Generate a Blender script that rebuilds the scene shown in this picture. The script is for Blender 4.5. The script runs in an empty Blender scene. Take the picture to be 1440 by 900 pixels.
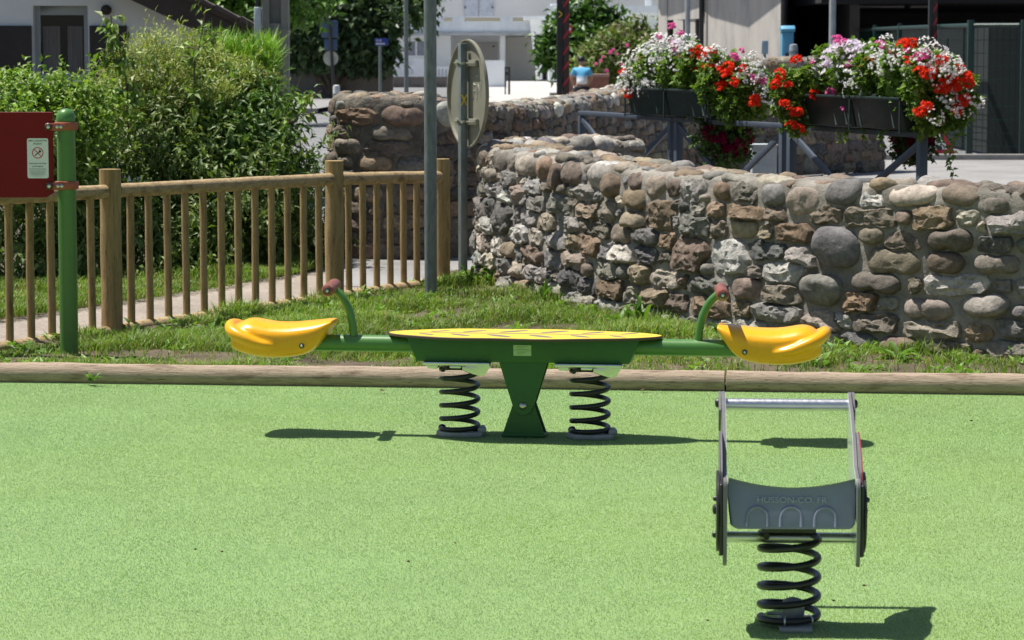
import bpy, bmesh, math, random
import numpy as np
from mathutils import Vector, Matrix

rng = np.random.default_rng(7)
random.seed(7)
SC = bpy.context.scene
COL = SC.collection
PI = math.pi

# ------------------------------------------------------------------ camera model
F, CX, CY, HZ, EYE = 4000.0, 720.0, 450.0, 389.0, 1.7
PITCH = math.atan(HZ / F)
cp, sp = math.cos(PITCH), math.sin(PITCH)


def px(x, y, Y):
    """world point that the photograph shows at pixel (x, y), at distance Y"""
    a, b = (x - CX) / F, (y - CY) / F
    t = Y / (cp - b * sp)
    return Vector((a * t, Y, EYE + t * (-sp - b * cp)))


def gp(x, y, z=0.0):
    a, b = (x - CX) / F, (y - CY) / F
    t = (z - EYE) / (-sp - b * cp)
    return Vector((a * t, t * (cp - b * sp), z))


# ------------------------------------------------------------------ materials
def new_mat(name):
    m = bpy.data.materials.new(name)
    m.use_nodes = True
    nt = m.node_tree
    b = nt.nodes['Principled BSDF']
    return m, nt, b


def N(nt, t, **kw):
    n = nt.nodes.new(t)
    for k, v in kw.items():
        if k in n.inputs:
            n.inputs[k].default_value = v
        else:
            setattr(n, k, v)
    return n


def rgba(c):
    return (c[0], c[1], c[2], 1.0)


def ramp(nt, fac, stops):
    r = nt.nodes.new('ShaderNodeValToRGB')
    e = r.color_ramp.elements
    while len(e) < len(stops):
        e.new(0.5)
    for i, (p, c) in enumerate(stops):
        e[i].position = p
        e[i].color = rgba(c) if len(c) == 3 else c
    nt.links.new(fac, r.inputs['Fac'])
    return r.outputs['Color']


def coords(nt, scale=(1, 1, 1)):
    tc = nt.nodes.new('ShaderNodeTexCoord')
    mp = nt.nodes.new('ShaderNodeMapping')
    mp.inputs['Scale'].default_value = scale
    nt.links.new(tc.outputs['Object'], mp.inputs['Vector'])
    return mp.outputs['Vector']


def noise(nt, vec, scale, detail=4, rough=0.6):
    n = N(nt, 'ShaderNodeTexNoise')
    n.inputs['Scale'].default_value = scale
    n.inputs['Detail'].default_value = detail
    n.inputs['Roughness'].default_value = rough
    nt.links.new(vec, n.inputs['Vector'])
    return n.outputs['Fac']


def mixc(nt, fac, a, b, mode='MIX'):
    m = nt.nodes.new('ShaderNodeMix')
    m.data_type = 'RGBA'
    m.blend_type = mode
    for sock, v in ((m.inputs[0], fac), (m.inputs[6], a), (m.inputs[7], b)):
        if isinstance(v, (int, float)):
            sock.default_value = v
        elif isinstance(v, (tuple, list)):
            sock.default_value = rgba(v)
        else:
            nt.links.new(v, sock)
    return m.outputs[2]


def bump(nt, b, h, strength=0.4, dist=0.01):
    bp = nt.nodes.new('ShaderNodeBump')
    bp.inputs['Strength'].default_value = strength
    bp.inputs['Distance'].default_value = dist
    nt.links.new(h, bp.inputs['Height'])
    nt.links.new(bp.outputs['Normal'], b.inputs['Normal'])


def mk(name, col, rough=0.6, metal=0.0, var=0.2, scale=6, stretch=(1, 1, 1), bmp=0.0, bscale=60, bdist=0.004,
       spec=0.5, coat=0.0, dirt=None, dirt_scale=3, dirt_at=(0.5, 0.7)):
    m, nt, b = new_mat(name)
    v = coords(nt, stretch)
    n = noise(nt, v, scale, 5, 0.65)
    lo = tuple(c * (1 - var) for c in col)
    hi = tuple(min(1, c * (1 + var)) for c in col)
    c = ramp(nt, n, [(0.3, lo), (0.7, hi)])
    if dirt is not None:
        n2 = noise(nt, v, dirt_scale, 6, 0.7)
        f = ramp(nt, n2, [(dirt_at[0], (0, 0, 0)), (dirt_at[1], (1, 1, 1))])
        c = mixc(nt, f, c, dirt)
    nt.links.new(c, b.inputs['Base Color'])
    b.inputs['Metallic'].default_value = metal
    b.inputs['Specular IOR Level'].default_value = spec
    b.inputs['Coat Weight'].default_value = coat
    n3 = noise(nt, v, scale * 4, 4, 0.6)
    r = nt.nodes.new('ShaderNodeMapRange')
    r.inputs['To Min'].default_value = max(0.02, rough - 0.12)
    r.inputs['To Max'].default_value = min(1, rough + 0.12)
    nt.links.new(n3, r.inputs['Value'])
    nt.links.new(r.outputs['Result'], b.inputs['Roughness'])
    if bmp:
        h = noise(nt, v, bscale, 6, 0.7)
        bump(nt, b, h, bmp, bdist)
    return m


def attr_mat(name, rough=0.55, trans=0.0, var=0.25, scale=30, bmp=0.0, bscale=80, bdist=0.01, spec=0.4, extra=None):
    """base colour from the mesh's own colour per leaf / stone"""
    m, nt, b = new_mat(name)
    a = nt.nodes.new('ShaderNodeAttribute')
    a.attribute_name = 'Col'
    v = coords(nt)
    n = noise(nt, v, scale, 5, 0.7)
    f = ramp(nt, n, [(0.3, (1 - var,) * 3), (0.7, (1 + var,) * 3)])
    c = mixc(nt, 1.0, a.outputs['Color'], f, 'MULTIPLY')
    if extra:
        c = extra(nt, v, c)
    nt.links.new(c, b.inputs['Base Color'])
    b.inputs['Roughness'].default_value = rough
    b.inputs['Specular IOR Level'].default_value = spec
    if bmp:
        bump(nt, b, noise(nt, v, bscale, 8, 0.75), bmp, bdist)
    if trans:
        t = nt.nodes.new('ShaderNodeBsdfTranslucent')
        tc = mixc(nt, 1.0, c, (1.25, 1.35, 0.5), 'MULTIPLY')
        nt.links.new(tc, t.inputs['Color'])
        mx = nt.nodes.new('ShaderNodeMixShader')
        mx.inputs[0].default_value = trans
        nt.links.new(b.outputs[0], mx.inputs[1])
        nt.links.new(t.outputs[0], mx.inputs[2])
        nt.links.new(mx.outputs[0], nt.nodes['Material Output'].inputs['Surface'])
    return m


# ------------------------------------------------------------------ objects
def tag(o, label=None, cat=None, group=None, kind=None):
    if label: o['label'] = label
    if cat: o['category'] = cat
    if group: o['group'] = group
    if kind: o['kind'] = kind
    return o


def thing(name, label, cat, loc=(0, 0, 0), rz=0.0, group=None):
    o = bpy.data.objects.new(name, None)
    o.empty_display_size = 0.1
    COL.objects.link(o)
    o.location = loc
    o.rotation_euler = (0, 0, rz)
    return tag(o, label, cat, group)


def link(name, me, mat, parent):
    o = bpy.data.objects.new(name, me)
    if mat is not None:
        me.materials.append(mat)
    COL.objects.link(o)
    if parent is not None:
        o.parent = parent
    return o


def origin(parent):
    """world place of a chain of unrotated parents"""
    v = Vector((0, 0, 0))
    while parent is not None:
        v += Vector(parent.location)
        parent = parent.parent
    return v


def np_mesh(name, V, Fc, mat, parent=None, col=None, smooth=False, world=False):
    V = np.asarray(V, dtype=np.float32)
    if world and parent is not None:
        V = V - np.array(origin(parent), dtype=np.float32)
    Fc = np.asarray(Fc, dtype=np.int32)
    me = bpy.data.meshes.new(name)
    k = Fc.shape[1]
    me.vertices.add(len(V))
    me.vertices.foreach_set('co', V.ravel())
    me.loops.add(Fc.size)
    me.loops.foreach_set('vertex_index', Fc.ravel())
    me.polygons.add(len(Fc))
    me.polygons.foreach_set('loop_start', np.arange(len(Fc), dtype=np.int32) * k)
    try:
        me.polygons.foreach_set('loop_total', np.full(len(Fc), k, dtype=np.int32))
    except Exception:
        pass
    me.update(calc_edges=True)
    me.polygons.foreach_set('use_smooth', np.full(len(Fc), smooth))
    if col is not None:
        ca = me.color_attributes.new('Col', 'FLOAT_COLOR', 'POINT')
        c4 = np.ones((len(V), 4), dtype=np.float32)
        c4[:, :3] = col
        ca.data.foreach_set('color', c4.ravel())
    return link(name, me, mat, parent)


class MB:
    def __init__(s):
        s.v, s.f = [], []

    def add(s, vs, fs):
        o = len(s.v)
        s.v += [Vector(p) for p in vs]
        s.f += [tuple(i + o for i in f) for f in fs]
        return s

    def box(s, c, d, rot=None):
        x, y, z = d[0] / 2, d[1] / 2, d[2] / 2
        vs = [Vector((a, b, e)) for a in (-x, x) for b in (-y, y) for e in (-z, z)]
        if rot is not None:
            vs = [rot @ p for p in vs]
        vs = [p + Vector(c) for p in vs]
        return s.add(vs, [(0, 1, 3, 2), (4, 6, 7, 5), (0, 4, 5, 1), (2, 3, 7, 6), (0, 2, 6, 4), (1, 5, 7, 3)])

    def tube(s, path, r, n=14, caps=True):
        P = [Vector(p) for p in path]
        R = list(r) if hasattr(r, '__len__') else [r] * len(P)
        T = []
        for i in range(len(P)):
            a, b = P[max(i - 1, 0)], P[min(i + 1, len(P) - 1)]
            T.append((b - a).normalized())
        ref = Vector((0, 0, 1)) if abs(T[0].z) < 0.9 else Vector((0, 1, 0))
        u = (ref - T[0] * ref.dot(T[0])).normalized()
        vs, fs = [], []
        for i in range(len(P)):
            u = (u - T[i] * u.dot(T[i])).normalized()
            w = T[i].cross(u)
            for k in range(n):
                a = 2 * PI * k / n
                vs.append(P[i] + (u * math.cos(a) + w * math.sin(a)) * R[i])
        for i in range(len(P) - 1):
            for k in range(n):
                a, b = i * n + k, i * n + (k + 1) % n
                fs.append((a, b, b + n, a + n))
        if caps:
            fs.append(tuple(range(n - 1, -1, -1)))
            fs.append(tuple(range((len(P) - 1) * n, len(P) * n)))
        return s.add(vs, fs)

    def cyl(s, a, b, r, r2=None, n=20, caps=True):
        return s.tube([a, b], [r, r if r2 is None else r2], n, caps)

    def prism(s, poly, fn, d0, d1):
        """polygon (u,v) swept from d0 to d1; fn(u,v,d) -> point"""
        n = len(poly)
        vs = [fn(u, v, d0) for u, v in poly] + [fn(u, v, d1) for u, v in poly]
        fs = [tuple(range(n - 1, -1, -1)), tuple(range(n, 2 * n))]
        fs += [(i, (i + 1) % n, (i + 1) % n + n, i + n) for i in range(n)]
        return s.add(vs, fs)

    def lathe(s, prof, c=(0, 0, 0), n=24, axis='z'):
        vs, fs = [], []
        c = Vector(c)
        for r, z in prof:
            for k in range(n):
                a = 2 * PI * k / n
                p = (r * math.cos(a), r * math.sin(a), z)
                if axis == 'y': p = (p[0], p[2], p[1])
                if axis == 'x': p = (p[2], p[0], p[1])
                vs.append(c + Vector(p))
        for i in range(len(prof) - 1):
            for k in range(n):
                a, b = i * n + k, i * n + (k + 1) % n
                fs.append((a, b, b + n, a + n))
        fs.append(tuple(range(n - 1, -1, -1)))
        fs.append(tuple(range((len(prof) - 1) * n, len(prof) * n)))
        return s.add(vs, fs)

    def build(s, name, mat, parent=None, bevel=0.0, seg=2, world=False, smooth=True, ang=35):
        off = origin(parent) if (world and parent is not None) else Vector((0, 0, 0))
        me = bpy.data.meshes.new(name)
        me.from_pydata([p - off for p in s.v], [], s.f)
        bm = bmesh.new()
        bm.from_mesh(me)
        bmesh.ops.remove_doubles(bm, verts=bm.verts, dist=1e-6)
        bmesh.ops.recalc_face_normals(bm, faces=bm.faces)
        if bevel:
            es = [e for e in bm.edges if len(e.link_faces) == 2 and e.calc_face_angle(0) > math.radians(30)]
            bmesh.ops.bevel(bm, geom=es, offset=bevel, segments=seg, profile=0.5, affect='EDGES', clamp_overlap=True)
        bm.to_mesh(me)
        bm.free()
        if smooth:
            me.polygons.foreach_set('use_smooth', np.full(len(me.polygons), True))
            me.set_sharp_from_angle(angle=math.radians(ang))
        return link(name, me, mat, parent)


def applied(o, parent=None):
    """bake an object's modifiers into its mesh"""
    dg = bpy.context.evaluated_depsgraph_get()
    me = bpy.data.meshes.new_from_object(o.evaluated_get(dg))
    o.modifiers.clear()
    o.data = me
    return o


def text_mesh(name, body, size, depth, mat, parent, loc, rot, align='CENTER'):
    cu = bpy.data.curves.new(name, 'FONT')
    cu.body = body
    cu.size = size
    cu.extrude = depth
    cu.align_x = align
    cu.align_y = 'CENTER'
    t = bpy.data.objects.new(name + '_curve', cu)
    COL.objects.link(t)
    dg = bpy.context.evaluated_depsgraph_get()
    me = bpy.data.meshes.new_from_object(t.evaluated_get(dg))
    bpy.data.objects.remove(t)
    o = link(name, me, mat, parent)
    o.location = loc
    o.rotation_euler = rot
    return o


# ------------------------------------------------------------------ numpy noise
def _hash(ix, iy, iz, seed):
    h = (ix.astype(np.int64) * 374761393 + iy.astype(np.int64) * 668265263 + iz.astype(np.int64) * 2147483647 + seed * 974711) & 0xffffffff
    h = ((h ^ (h >> 13)) * 1274126177) & 0xffffffff
    h = (h ^ (h >> 16)) & 0xffffffff
    h = (h * 2246822519) & 0xffffffff
    return ((h ^ (h >> 15)) & 0xffffff) / float(0xffffff)


def vnoise(P, seed=0):
    P = np.asarray(P, dtype=np.float64)
    i = np.floor(P)
    f = P - i
    f = f * f * (3 - 2 * f)
    out = 0
    for dx in (0, 1):
        wx = f[:, 0] if dx else 1 - f[:, 0]
        for dy in (0, 1):
            wy = f[:, 1] if dy else 1 - f[:, 1]
            for dz in (0, 1):
                wz = f[:, 2] if dz else 1 - f[:, 2]
                out = out + wx * wy * wz * _hash(i[:, 0] + dx, i[:, 1] + dy, i[:, 2] + dz, seed)
    return out * 2 - 1


def fbm(P, seed=0, oct=3):
    s, a = 0, 1.0
    for k in range(oct):
        s = s + a * vnoise(P * (2.03 ** k), seed + k * 17)
        a *= 0.5
    return s


def catmull(pts, step=0.02):
    P = [np.array(p, dtype=float) for p in pts]
    P = [2 * P[0] - P[1]] + P + [2 * P[-1] - P[-2]]
    out = []
    for i in range(1, len(P) - 2):
        n = max(2, int(np.linalg.norm(P[i + 1] - P[i]) / step))
        for k in range(n):
            t = k / n
            out.append(0.5 * ((2 * P[i]) + (-P[i - 1] + P[i + 1]) * t + (2 * P[i - 1] - 5 * P[i] + 4 * P[i + 1] - P[i + 2]) * t ** 2
                              + (-P[i - 1] + 3 * P[i] - 3 * P[i + 1] + P[i + 2]) * t ** 3))
    out.append(P[-2])
    return np.array(out)


# ------------------------------------------------------------------ leaves and blades
def unit(a):
    return a / np.maximum(np.linalg.norm(a, axis=1, keepdims=True), 1e-9)


def leaf_arrays(P, D, Nn, L, W, C, fold=0.25, droop=0.15):
    """five-point folded leaves: P base, D axis, Nn upper side"""
    n = len(P)
    D = unit(D)
    S = unit(np.cross(D, Nn))
    Nn = unit(np.cross(S, D))
    L = L[:, None]
    W = W[:, None]
    b = P
    M = P + D * L * 0.5 - Nn * 0.0
    l = P + D * L * 0.42 + S * W * 0.5 + Nn * W * fold
    r = P + D * L * 0.42 - S * W * 0.5 + Nn * W * fold
    t = P + D * L - Nn * L * droop
    V = np.stack([b, l, M, r, t], 1).reshape(-1, 3)
    base = np.arange(n)[:, None] * 5
    Fc = np.concatenate([base + np.array(q) for q in ([0, 3, 2], [0, 2, 1], [2, 3, 4], [1, 2, 4])], 1).reshape(-1, 3)
    return V, Fc, np.repeat(C, 5, axis=0)


def blade_arrays(P, H, W, lean, az, C):
    n = len(P)
    d = np.stack([np.cos(az), np.sin(az), np.zeros(n)], 1)
    s = np.stack([-np.sin(az + rng.uniform(-1, 1, n)), np.cos(az), np.zeros(n)], 1)
    s = unit(s)
    up = np.array([0, 0, 1.0])
    H1 = H[:, None]
    W1 = W[:, None]
    ln = lean[:, None]
    m = P + up * H1 * 0.55 + d * H1 * ln * 0.3
    t = P + up * H1 * (1 - 0.35 * ln) + d * H1 * ln
    V = np.stack([P - s * W1 / 2, P + s * W1 / 2, m - s * W1 * 0.4, m + s * W1 * 0.4, t], 1).reshape(-1, 3)
    base = np.arange(n)[:, None] * 5
    Fc = np.concatenate([base + np.array(q) for q in ([0, 1, 3], [0, 3, 2], [2, 3, 4])], 1).reshape(-1, 3)
    return V, Fc, np.repeat(C, 5, axis=0)


def pick_cols(n, pal, jit=0.18):
    pal = np.array(pal)
    c = pal[rng.integers(0, len(pal), n)]
    return np.clip(c * (1 + rng.uniform(-jit, jit, (n, 1))) * (1 + rng.uniform(-0.06, 0.06, (n, 3))), 0, 1)


def rand_dirs(n):
    return unit(rng.normal(size=(n, 3)))


def crown(lobes, n, size, pal, droop=0.3, ratio=0.4, per=12, twig=0.22, inner=0.3, rough=0.35, up=0.2, jit=0.2, flat=0.0):
    """foliage of many single leaves set along twigs, over the lobes (centre, radii)"""
    ar = np.array([(l[1][0] * l[1][2]) ** 1.0 for l in lobes])
    ncl = max(1, n // per)
    li = rng.choice(len(lobes), ncl, p=ar / ar.sum())
    Cn = np.array([list(l[0]) for l in lobes])[li]
    Rn = np.array([list(l[1]) for l in lobes])[li]
    d = rand_dirs(ncl)
    d[:, 1] = np.where(d[:, 1] > 0.35, -d[:, 1], d[:, 1])  # leaves mostly on the open sides, some at the back
    fr = 1 - 0.28 * rng.random(ncl) ** 1.5
    deep = rng.random(ncl) < inner
    fr[deep] = rng.uniform(0.35, 0.75, deep.sum())
    lump = 1 + rough * vnoise(d * 2.6 + Cn, 3) * 0.9
    P = Cn + d * Rn * (fr * lump)[:, None]
    tdir = unit(d * 0.8 + rand_dirs(ncl) * 0.8 + np.array([0, 0, up]))
    tint = 1 + 0.3 * vnoise(P * 2.2, 11)
    cl = np.repeat(np.arange(ncl), per)
    k = np.tile(np.arange(per), ncl)
    m = len(cl)
    tl = (twig * (0.6 + 0.8 * rng.random(ncl)))[cl]
    PP = P[cl] + tdir[cl] * (tl * (k / per))[:, None] + rng.normal(size=(m, 3)) * twig * 0.1
    DD = unit(tdir[cl] * 0.5 + rand_dirs(m) * 0.9 + np.array([0, 0, -droop]))
    NN = unit(d[cl] * 0.5 + rand_dirs(m) * 0.5 + np.array([0, 0, 0.8]))
    L = size * rng.uniform(0.6, 1.25, m)
    C = pick_cols(m, pal, jit) * tint[cl][:, None]
    return leaf_arrays(PP, DD, NN, L, L * ratio * rng.uniform(0.8, 1.2, m), np.clip(C, 0.003, 1))
# ================================================================== camera, sun, sky
cam = bpy.data.cameras.new('camera')
camo = bpy.data.objects.new('camera', cam)
COL.objects.link(camo)
camo.location = (0, 0, EYE)
camo.rotation_euler = (PI / 2 - PITCH, 0, 0)
cam.sensor_width = 36
cam.lens = 100
cam.clip_start = 0.1
cam.clip_end = 1000
cam.dof.use_dof = True
cam.dof.focus_distance = 12.3
cam.dof.aperture_fstop = 11.0
SC.camera = camo

SUN = Vector((-0.38, 0.14, 1.0)).normalized()
sl = bpy.data.lights.new('sun', 'SUN')
sl.energy = 5.0
sl.angle = math.radians(0.53)
sl.color = (1.0, 0.955, 0.88)
so = bpy.data.objects.new('sun', sl)
COL.objects.link(so)
so.rotation_euler = SUN.to_track_quat('Z', 'Y').to_euler()
so.location = (-6, 6, 20)

w = bpy.data.worlds.new('World')
SC.world = w
w.use_nodes = True
wn = w.node_tree
sky = wn.nodes.new('ShaderNodeTexSky')
sky.sky_type = 'NISHITA'
sky.sun_disc = False
sky.sun_elevation = math.asin(SUN.z)
sky.sun_rotation = math.atan2(SUN.x, SUN.y)
sky.air_density = 1.0
sky.dust_density = 1.2
wn.links.new(sky.outputs[0], wn.nodes['Background'].inputs[0])
wn.nodes['Background'].inputs[1].default_value = 0.062

vs = SC.view_settings
SC.display_settings.display_device = 'sRGB'
vs.view_transform = 'Standard'
vs.look = 'None'
vs.exposure = 0.5
vs.gamma = 1.0
vs.use_curve_mapping = False

# ================================================================== ground
def sheet(name, poly, z, mat, kind='structure', sub=0):
    me = bpy.data.meshes.new(name)
    me.from_pydata([(x, y, z) for x, y in poly], [], [tuple(range(len(poly)))])
    o = link(name, me, mat, None)
    # faces up
    if me.polygons[0].normal.z < 0:
        me.flip_normals()
    o['kind'] = kind
    return o


M_earth = mk('earth', (0.125, 0.098, 0.072), 0.95, var=0.45, scale=3, bmp=0.6, bscale=40, bdist=0.02, spec=0.1)


def asphalt(name, col, s=220):
    m, nt, b = new_mat(name)
    v = coords(nt)
    a = noise(nt, v, s, 3, 0.7)
    c = ramp(nt, a, [(0.3, tuple(x * 0.7 for x in col)), (0.7, tuple(x * 1.3 for x in col))])
    a2 = noise(nt, v, 0.8, 6, 0.65)
    f = ramp(nt, a2, [(0.3, (0.75,) * 3), (0.7, (1.2,) * 3)])
    c = mixc(nt, 1.0, c, f, 'MULTIPLY')
    nt.links.new(c, b.inputs['Base Color'])
    b.inputs['Roughness'].default_value = 0.9
    b.inputs['Specular IOR Level'].default_value = 0.25
    bump(nt, b, a, 0.5, 0.006)
    return m


M_asphalt = asphalt('asphalt', (0.20, 0.20, 0.205), 60)
M_gravel = asphalt('gravel', (0.31, 0.265, 0.225), 32)
M_pave = asphalt('pale_paving', (0.27, 0.265, 0.26), 60)

big = 400
sheet('ground', [(-big, -60), (big, -60), (big, 700), (-big, 700)], -0.03, M_earth)
sheet('road', [(-120, 23.0), (120, 23.0), (120, 320), (-120, 320)], -0.02, M_asphalt)

# footpath behind the fence, running on between the two walls
path_near = [(-7.5, 6.3), (-3.47, 14.2), (-2.36, 16.28), (-1.2, 18.5), (-0.52, 19.8), (-0.35, 20.4), (-0.25, 21.0), (0.4, 22.0), (2.5, 22.6), (7, 20.0)]
path_far = [(7, 27), (2.2, 29), (0.5, 26), (-0.4, 23.05), (-1.3, 22.7), (-1.42, 21.9), (-1.62, 21.0), (-2.2, 19.6), (-3.0, 17.8), (-5, 14.3), (-8.8, 8.0)]
sheet('footpath', path_near + path_far, -0.004, M_gravel)
sheet('path_apron', [(-1.3, 20.0), (-0.55, 19.7), (-0.25, 21.0), (0.4, 22.0), (2.5, 22.6), (2.2, 29), (0.5, 26), (-0.4, 23.05), (-1.3, 22.7)], 0.0, M_pave)

# artificial turf
m, nt, b = new_mat('turf_backing')
v = coords(nt)
a = noise(nt, v, 180, 3, 0.8)
c = ramp(nt, a, [(0.3, (0.17, 0.28, 0.08)), (0.7, (0.29, 0.43, 0.16))])
a2 = noise(nt, v, 2.2, 5, 0.65)
c = mixc(nt, 1.0, c, ramp(nt, a2, [(0.3, (0.93, 0.94, 0.93)), (0.7, (1.06, 1.05, 1.08))]), 'MULTIPLY')
nt.links.new(c, b.inputs['Base Color'])
b.inputs['Roughness'].default_value = 0.8
bump(nt, b, a, 0.6, 0.01)
M_turf = m
LOGY = lambda x: 13.95 - 0.105 * x  # front line of the log edging
sheet('playground_turf', [(-9, -8), (9, -8), (9, LOGY(9) + 0.06), (-9, LOGY(-9) + 0.06)], 0.0, M_turf)

n = 1050000
Y = np.sqrt(rng.uniform(7.6 ** 2, 14.5 ** 2, n))
X = rng.uniform(-1, 1, n) * (0.2 * Y + 0.35)
k = Y < LOGY(X) - 0.003
X, Y = X[k], Y[k]
n = len(X)
P = np.stack([X, Y, np.zeros(n)], 1)
az = rng.uniform(0, 2 * PI, n)
# pile brushed in drifting directions
az = az * 0.8 + 0.8 * vnoise(P * 1.7, 5)
Hh = rng.uniform(0.0032, 0.0062, n)
lean = rng.uniform(0.25, 0.95, n)
d = np.stack([np.cos(az), np.sin(az), np.zeros(n)], 1)
s_ = np.stack([-np.sin(az), np.cos(az), np.zeros(n)], 1) * rng.uniform(0.0008, 0.0014, n)[:, None]
tip = P + d * (Hh * lean)[:, None] + np.array([0, 0, 1.0]) * Hh[:, None]
V = np.stack([P - s_, P + s_, tip], 1).reshape(-1, 3)
Cc = pick_cols(n, [(0.275, 0.415, 0.195), (0.25, 0.39, 0.17), (0.315, 0.45, 0.23), (0.40, 0.50, 0.32), (0.23, 0.365, 0.16), (0.27, 0.405, 0.20)], 0.09)
Cc *= (1 + 0.06 * fbm(P * 2.3, 9) + 0.05 * fbm(P * 14, 10))[:, None]
hue = 0.07 * vnoise(P * 0.9, 15) + 0.02 * X
Cc *= np.stack([1.02 + hue, np.full(n, 1.0), 1.04 - 1.6 * hue], 1)
# fibre hue drifts from bluish at the left to yellower at the right
Cc = np.clip(Cc, 0, 1)
M_pile = attr_mat('turf_fibre', 0.5, 0.38, 0.06, 4, spec=0.3)
o = np_mesh('turf_pile', V, np.arange(3 * n).reshape(-1, 3), M_pile, None, np.repeat(Cc, 3, axis=0))
o['kind'] = 'stuff'

# dead leaves and crumbs lying on the turf
M_dead = mk('dead_leaf', (0.16, 0.085, 0.03), 0.8, var=0.4, scale=40)
for i, (x, y, sz) in enumerate([(1366, 592, 0.035), (538, 549, 0.045), (905, 548, 0.05), (275, 773, 0.014), (312, 776, 0.014), (640, 764, 0.012), (1216, 824, 0.02), (995, 873, 0.014), (575, 790, 0.016), (1172, 845, 0.016)]):
    p = gp(x, y, 0.016)
    a = random.uniform(0, 6.3)
    mb = MB()
    L, W = sz, sz * 0.42
    pts = [(-L / 2, 0, 0), (-L * .15, W / 2, .004), (L * .2, W * .45, .003), (L / 2, 0, .006), (L * .2, -W * .45, .005), (-L * .15, -W / 2, .003), (0.02 * L, 0, -.002)]
    mb.add(pts, [(6, 0, 1), (6, 1, 2), (6, 2, 3), (6, 3, 4), (6, 4, 5), (6, 5, 0)])
    o = mb.build('dead_leaf', M_dead, None)
    o.location = p
    o.rotation_euler = (0.3, 0.2, a)
    where = ['dark curled dead leaf on the turf near the end log, right of the spring rocker',
             'thin dry leaf on the turf near the log, left of the left seesaw spring',
             'tan sliver of dry leaf on the turf just behind the right spring of the seesaw',
             'small dark crumb on open turf, one of a close pair at lower left',
             'small dark crumb on open turf, other of a close pair at lower left',
             'tiny dark crumb on the open turf below the seesaw pedestal',
             'orange leaf crumb on turf right of the rocker spring',
             'dark leaf crumb on turf at the left edge of the rocker shadow',
             'tiny brown crumb on the turf below the left seesaw spring',
             'brown crumb on turf right beside the rocker spring coils'][i]
    tag(o, where, 'dead leaf', 'leaf litter on the turf')

# verge: earth with grass between the edging log, the fence and the wall
def verge_z(x, y):
    return 0.03 + 0.02 * np.sin(x * 2.1 + y) * 0.5


gx, gy = np.meshgrid(np.linspace(-8, 8, 161), np.linspace(0, 1, 46))
ynear = LOGY(gx) + 0.05
def fence_y(x):
    return 18.58 + (x + 1.161) * 2.19 / 1.154
yfar = np.clip(np.minimum(np.where(gx < -0.5, fence_y(gx) + 0.05, 21.0 + 0 * gx), 21.0), ynear + 0.05, None)
yfar = np.where(gx > 0.3, np.clip(20.6 - (gx - 0.3) * 1.6, ynear + 0.4, None), yfar)
GY = ynear + (yfar - ynear) * gy
VX = np.stack([gx.ravel(), GY.ravel(), np.zeros(gx.size)], 1)
VX[:, 2] = 0.035 + 0.02 * fbm(VX * 3, 21)
edge = np.minimum(gy, 1 - gy).ravel()
VX[:, 2] = np.where(edge < 0.01, 0.012, VX[:, 2])
nx, ny = gx.shape[1], gx.shape[0]
ii = np.arange(nx * ny).reshape(ny, nx)
Fq = np.stack([ii[:-1, :-1].ravel(), ii[:-1, 1:].ravel(), ii[1:, 1:].ravel(), ii[1:, :-1].ravel()], 1)
o = np_mesh('verge', VX, Fq, M_earth, None, smooth=True)
o['kind'] = 'structure'

M_grass = attr_mat('grass_blade', 0.5, 0.35, 0.12, 6, spec=0.35)
GRASS = [(0.15, 0.27, 0.035), (0.18, 0.31, 0.045), (0.11, 0.21, 0.027), (0.22, 0.31, 0.065), (0.28, 0.27, 0.11)]


def scatter_grass(n, region, dens, hmin, hmax, wd, pal=GRASS, seed=1, lean=(0.2, 0.9)):
    """region(n)->X,Y ; dens(P)->0..1"""
    X, Y = region(n)
    P = np.stack([X, Y, np.zeros(len(X))], 1)
    k = rng.random(len(X)) < dens(P)
    P = P[k]
    n = len(P)
    P[:, 2] = 0.02
    tall = np.clip(0.75 + 0.6 * fbm(P * np.array([2.3, 2.3, 1]), seed + 3), 0.25, 1.6)
    H = rng.uniform(hmin, hmax, n) * tall
    C = pick_cols(n, pal, 0.25) * (1 + 0.25 * fbm(P * 1.5, seed + 8))[:, None]
    return blade_arrays(P, H, rng.uniform(0.6, 1.3, n) * wd, rng.uniform(lean[0], lean[1], n), rng.uniform(0, 2 * PI, n), np.clip(C, 0.004, 1))


def reg_verge(n):
    X = rng.uniform(-4.2, 4.2, n)
    y0 = LOGY(X) + 0.14
    y1 = np.where(X < -0.5, np.minimum(fence_y(X) + 0.02, 20.6), 20.6)
    y1 = np.where(X > 0.2, np.maximum(20.4 - (X - 0.2) * 2.3, 15.3), y1)
    y1 = np.maximum(y1, y0 + 0.02)
    return X, y0 + (y1 - y0) * rng.random(n)


def dens_verge(P):
    x, y = P[:, 0], P[:, 1]
    d = 0.95 + 0.75 * fbm(P * np.array([1.7, 2.6, 1]), 31)
    near = (y - LOGY(x)) < 0.85
    d = np.where(near, d * 0.55 + 0.03, d)
    d = np.where((x > 1.2), d - 0.33, d)
    # bare trodden patches
    for bx, by, rx, ry in ((-2.0, 15.0, 0.55, 0.35), (-1.35, 14.7, 0.4, 0.25), (1.9, 14.55, 0.45, 0.3), (2.6, 14.4, 0.3, 0.3), (-0.2, 19.2, 0.3, 0.3)):
        e = ((x - bx) / rx) ** 2 + ((y - by) / ry) ** 2
        d = np.where(e < 1, d * 0.2 * e + 0.02, d)
    return np.clip(d, 0, 1)


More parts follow.
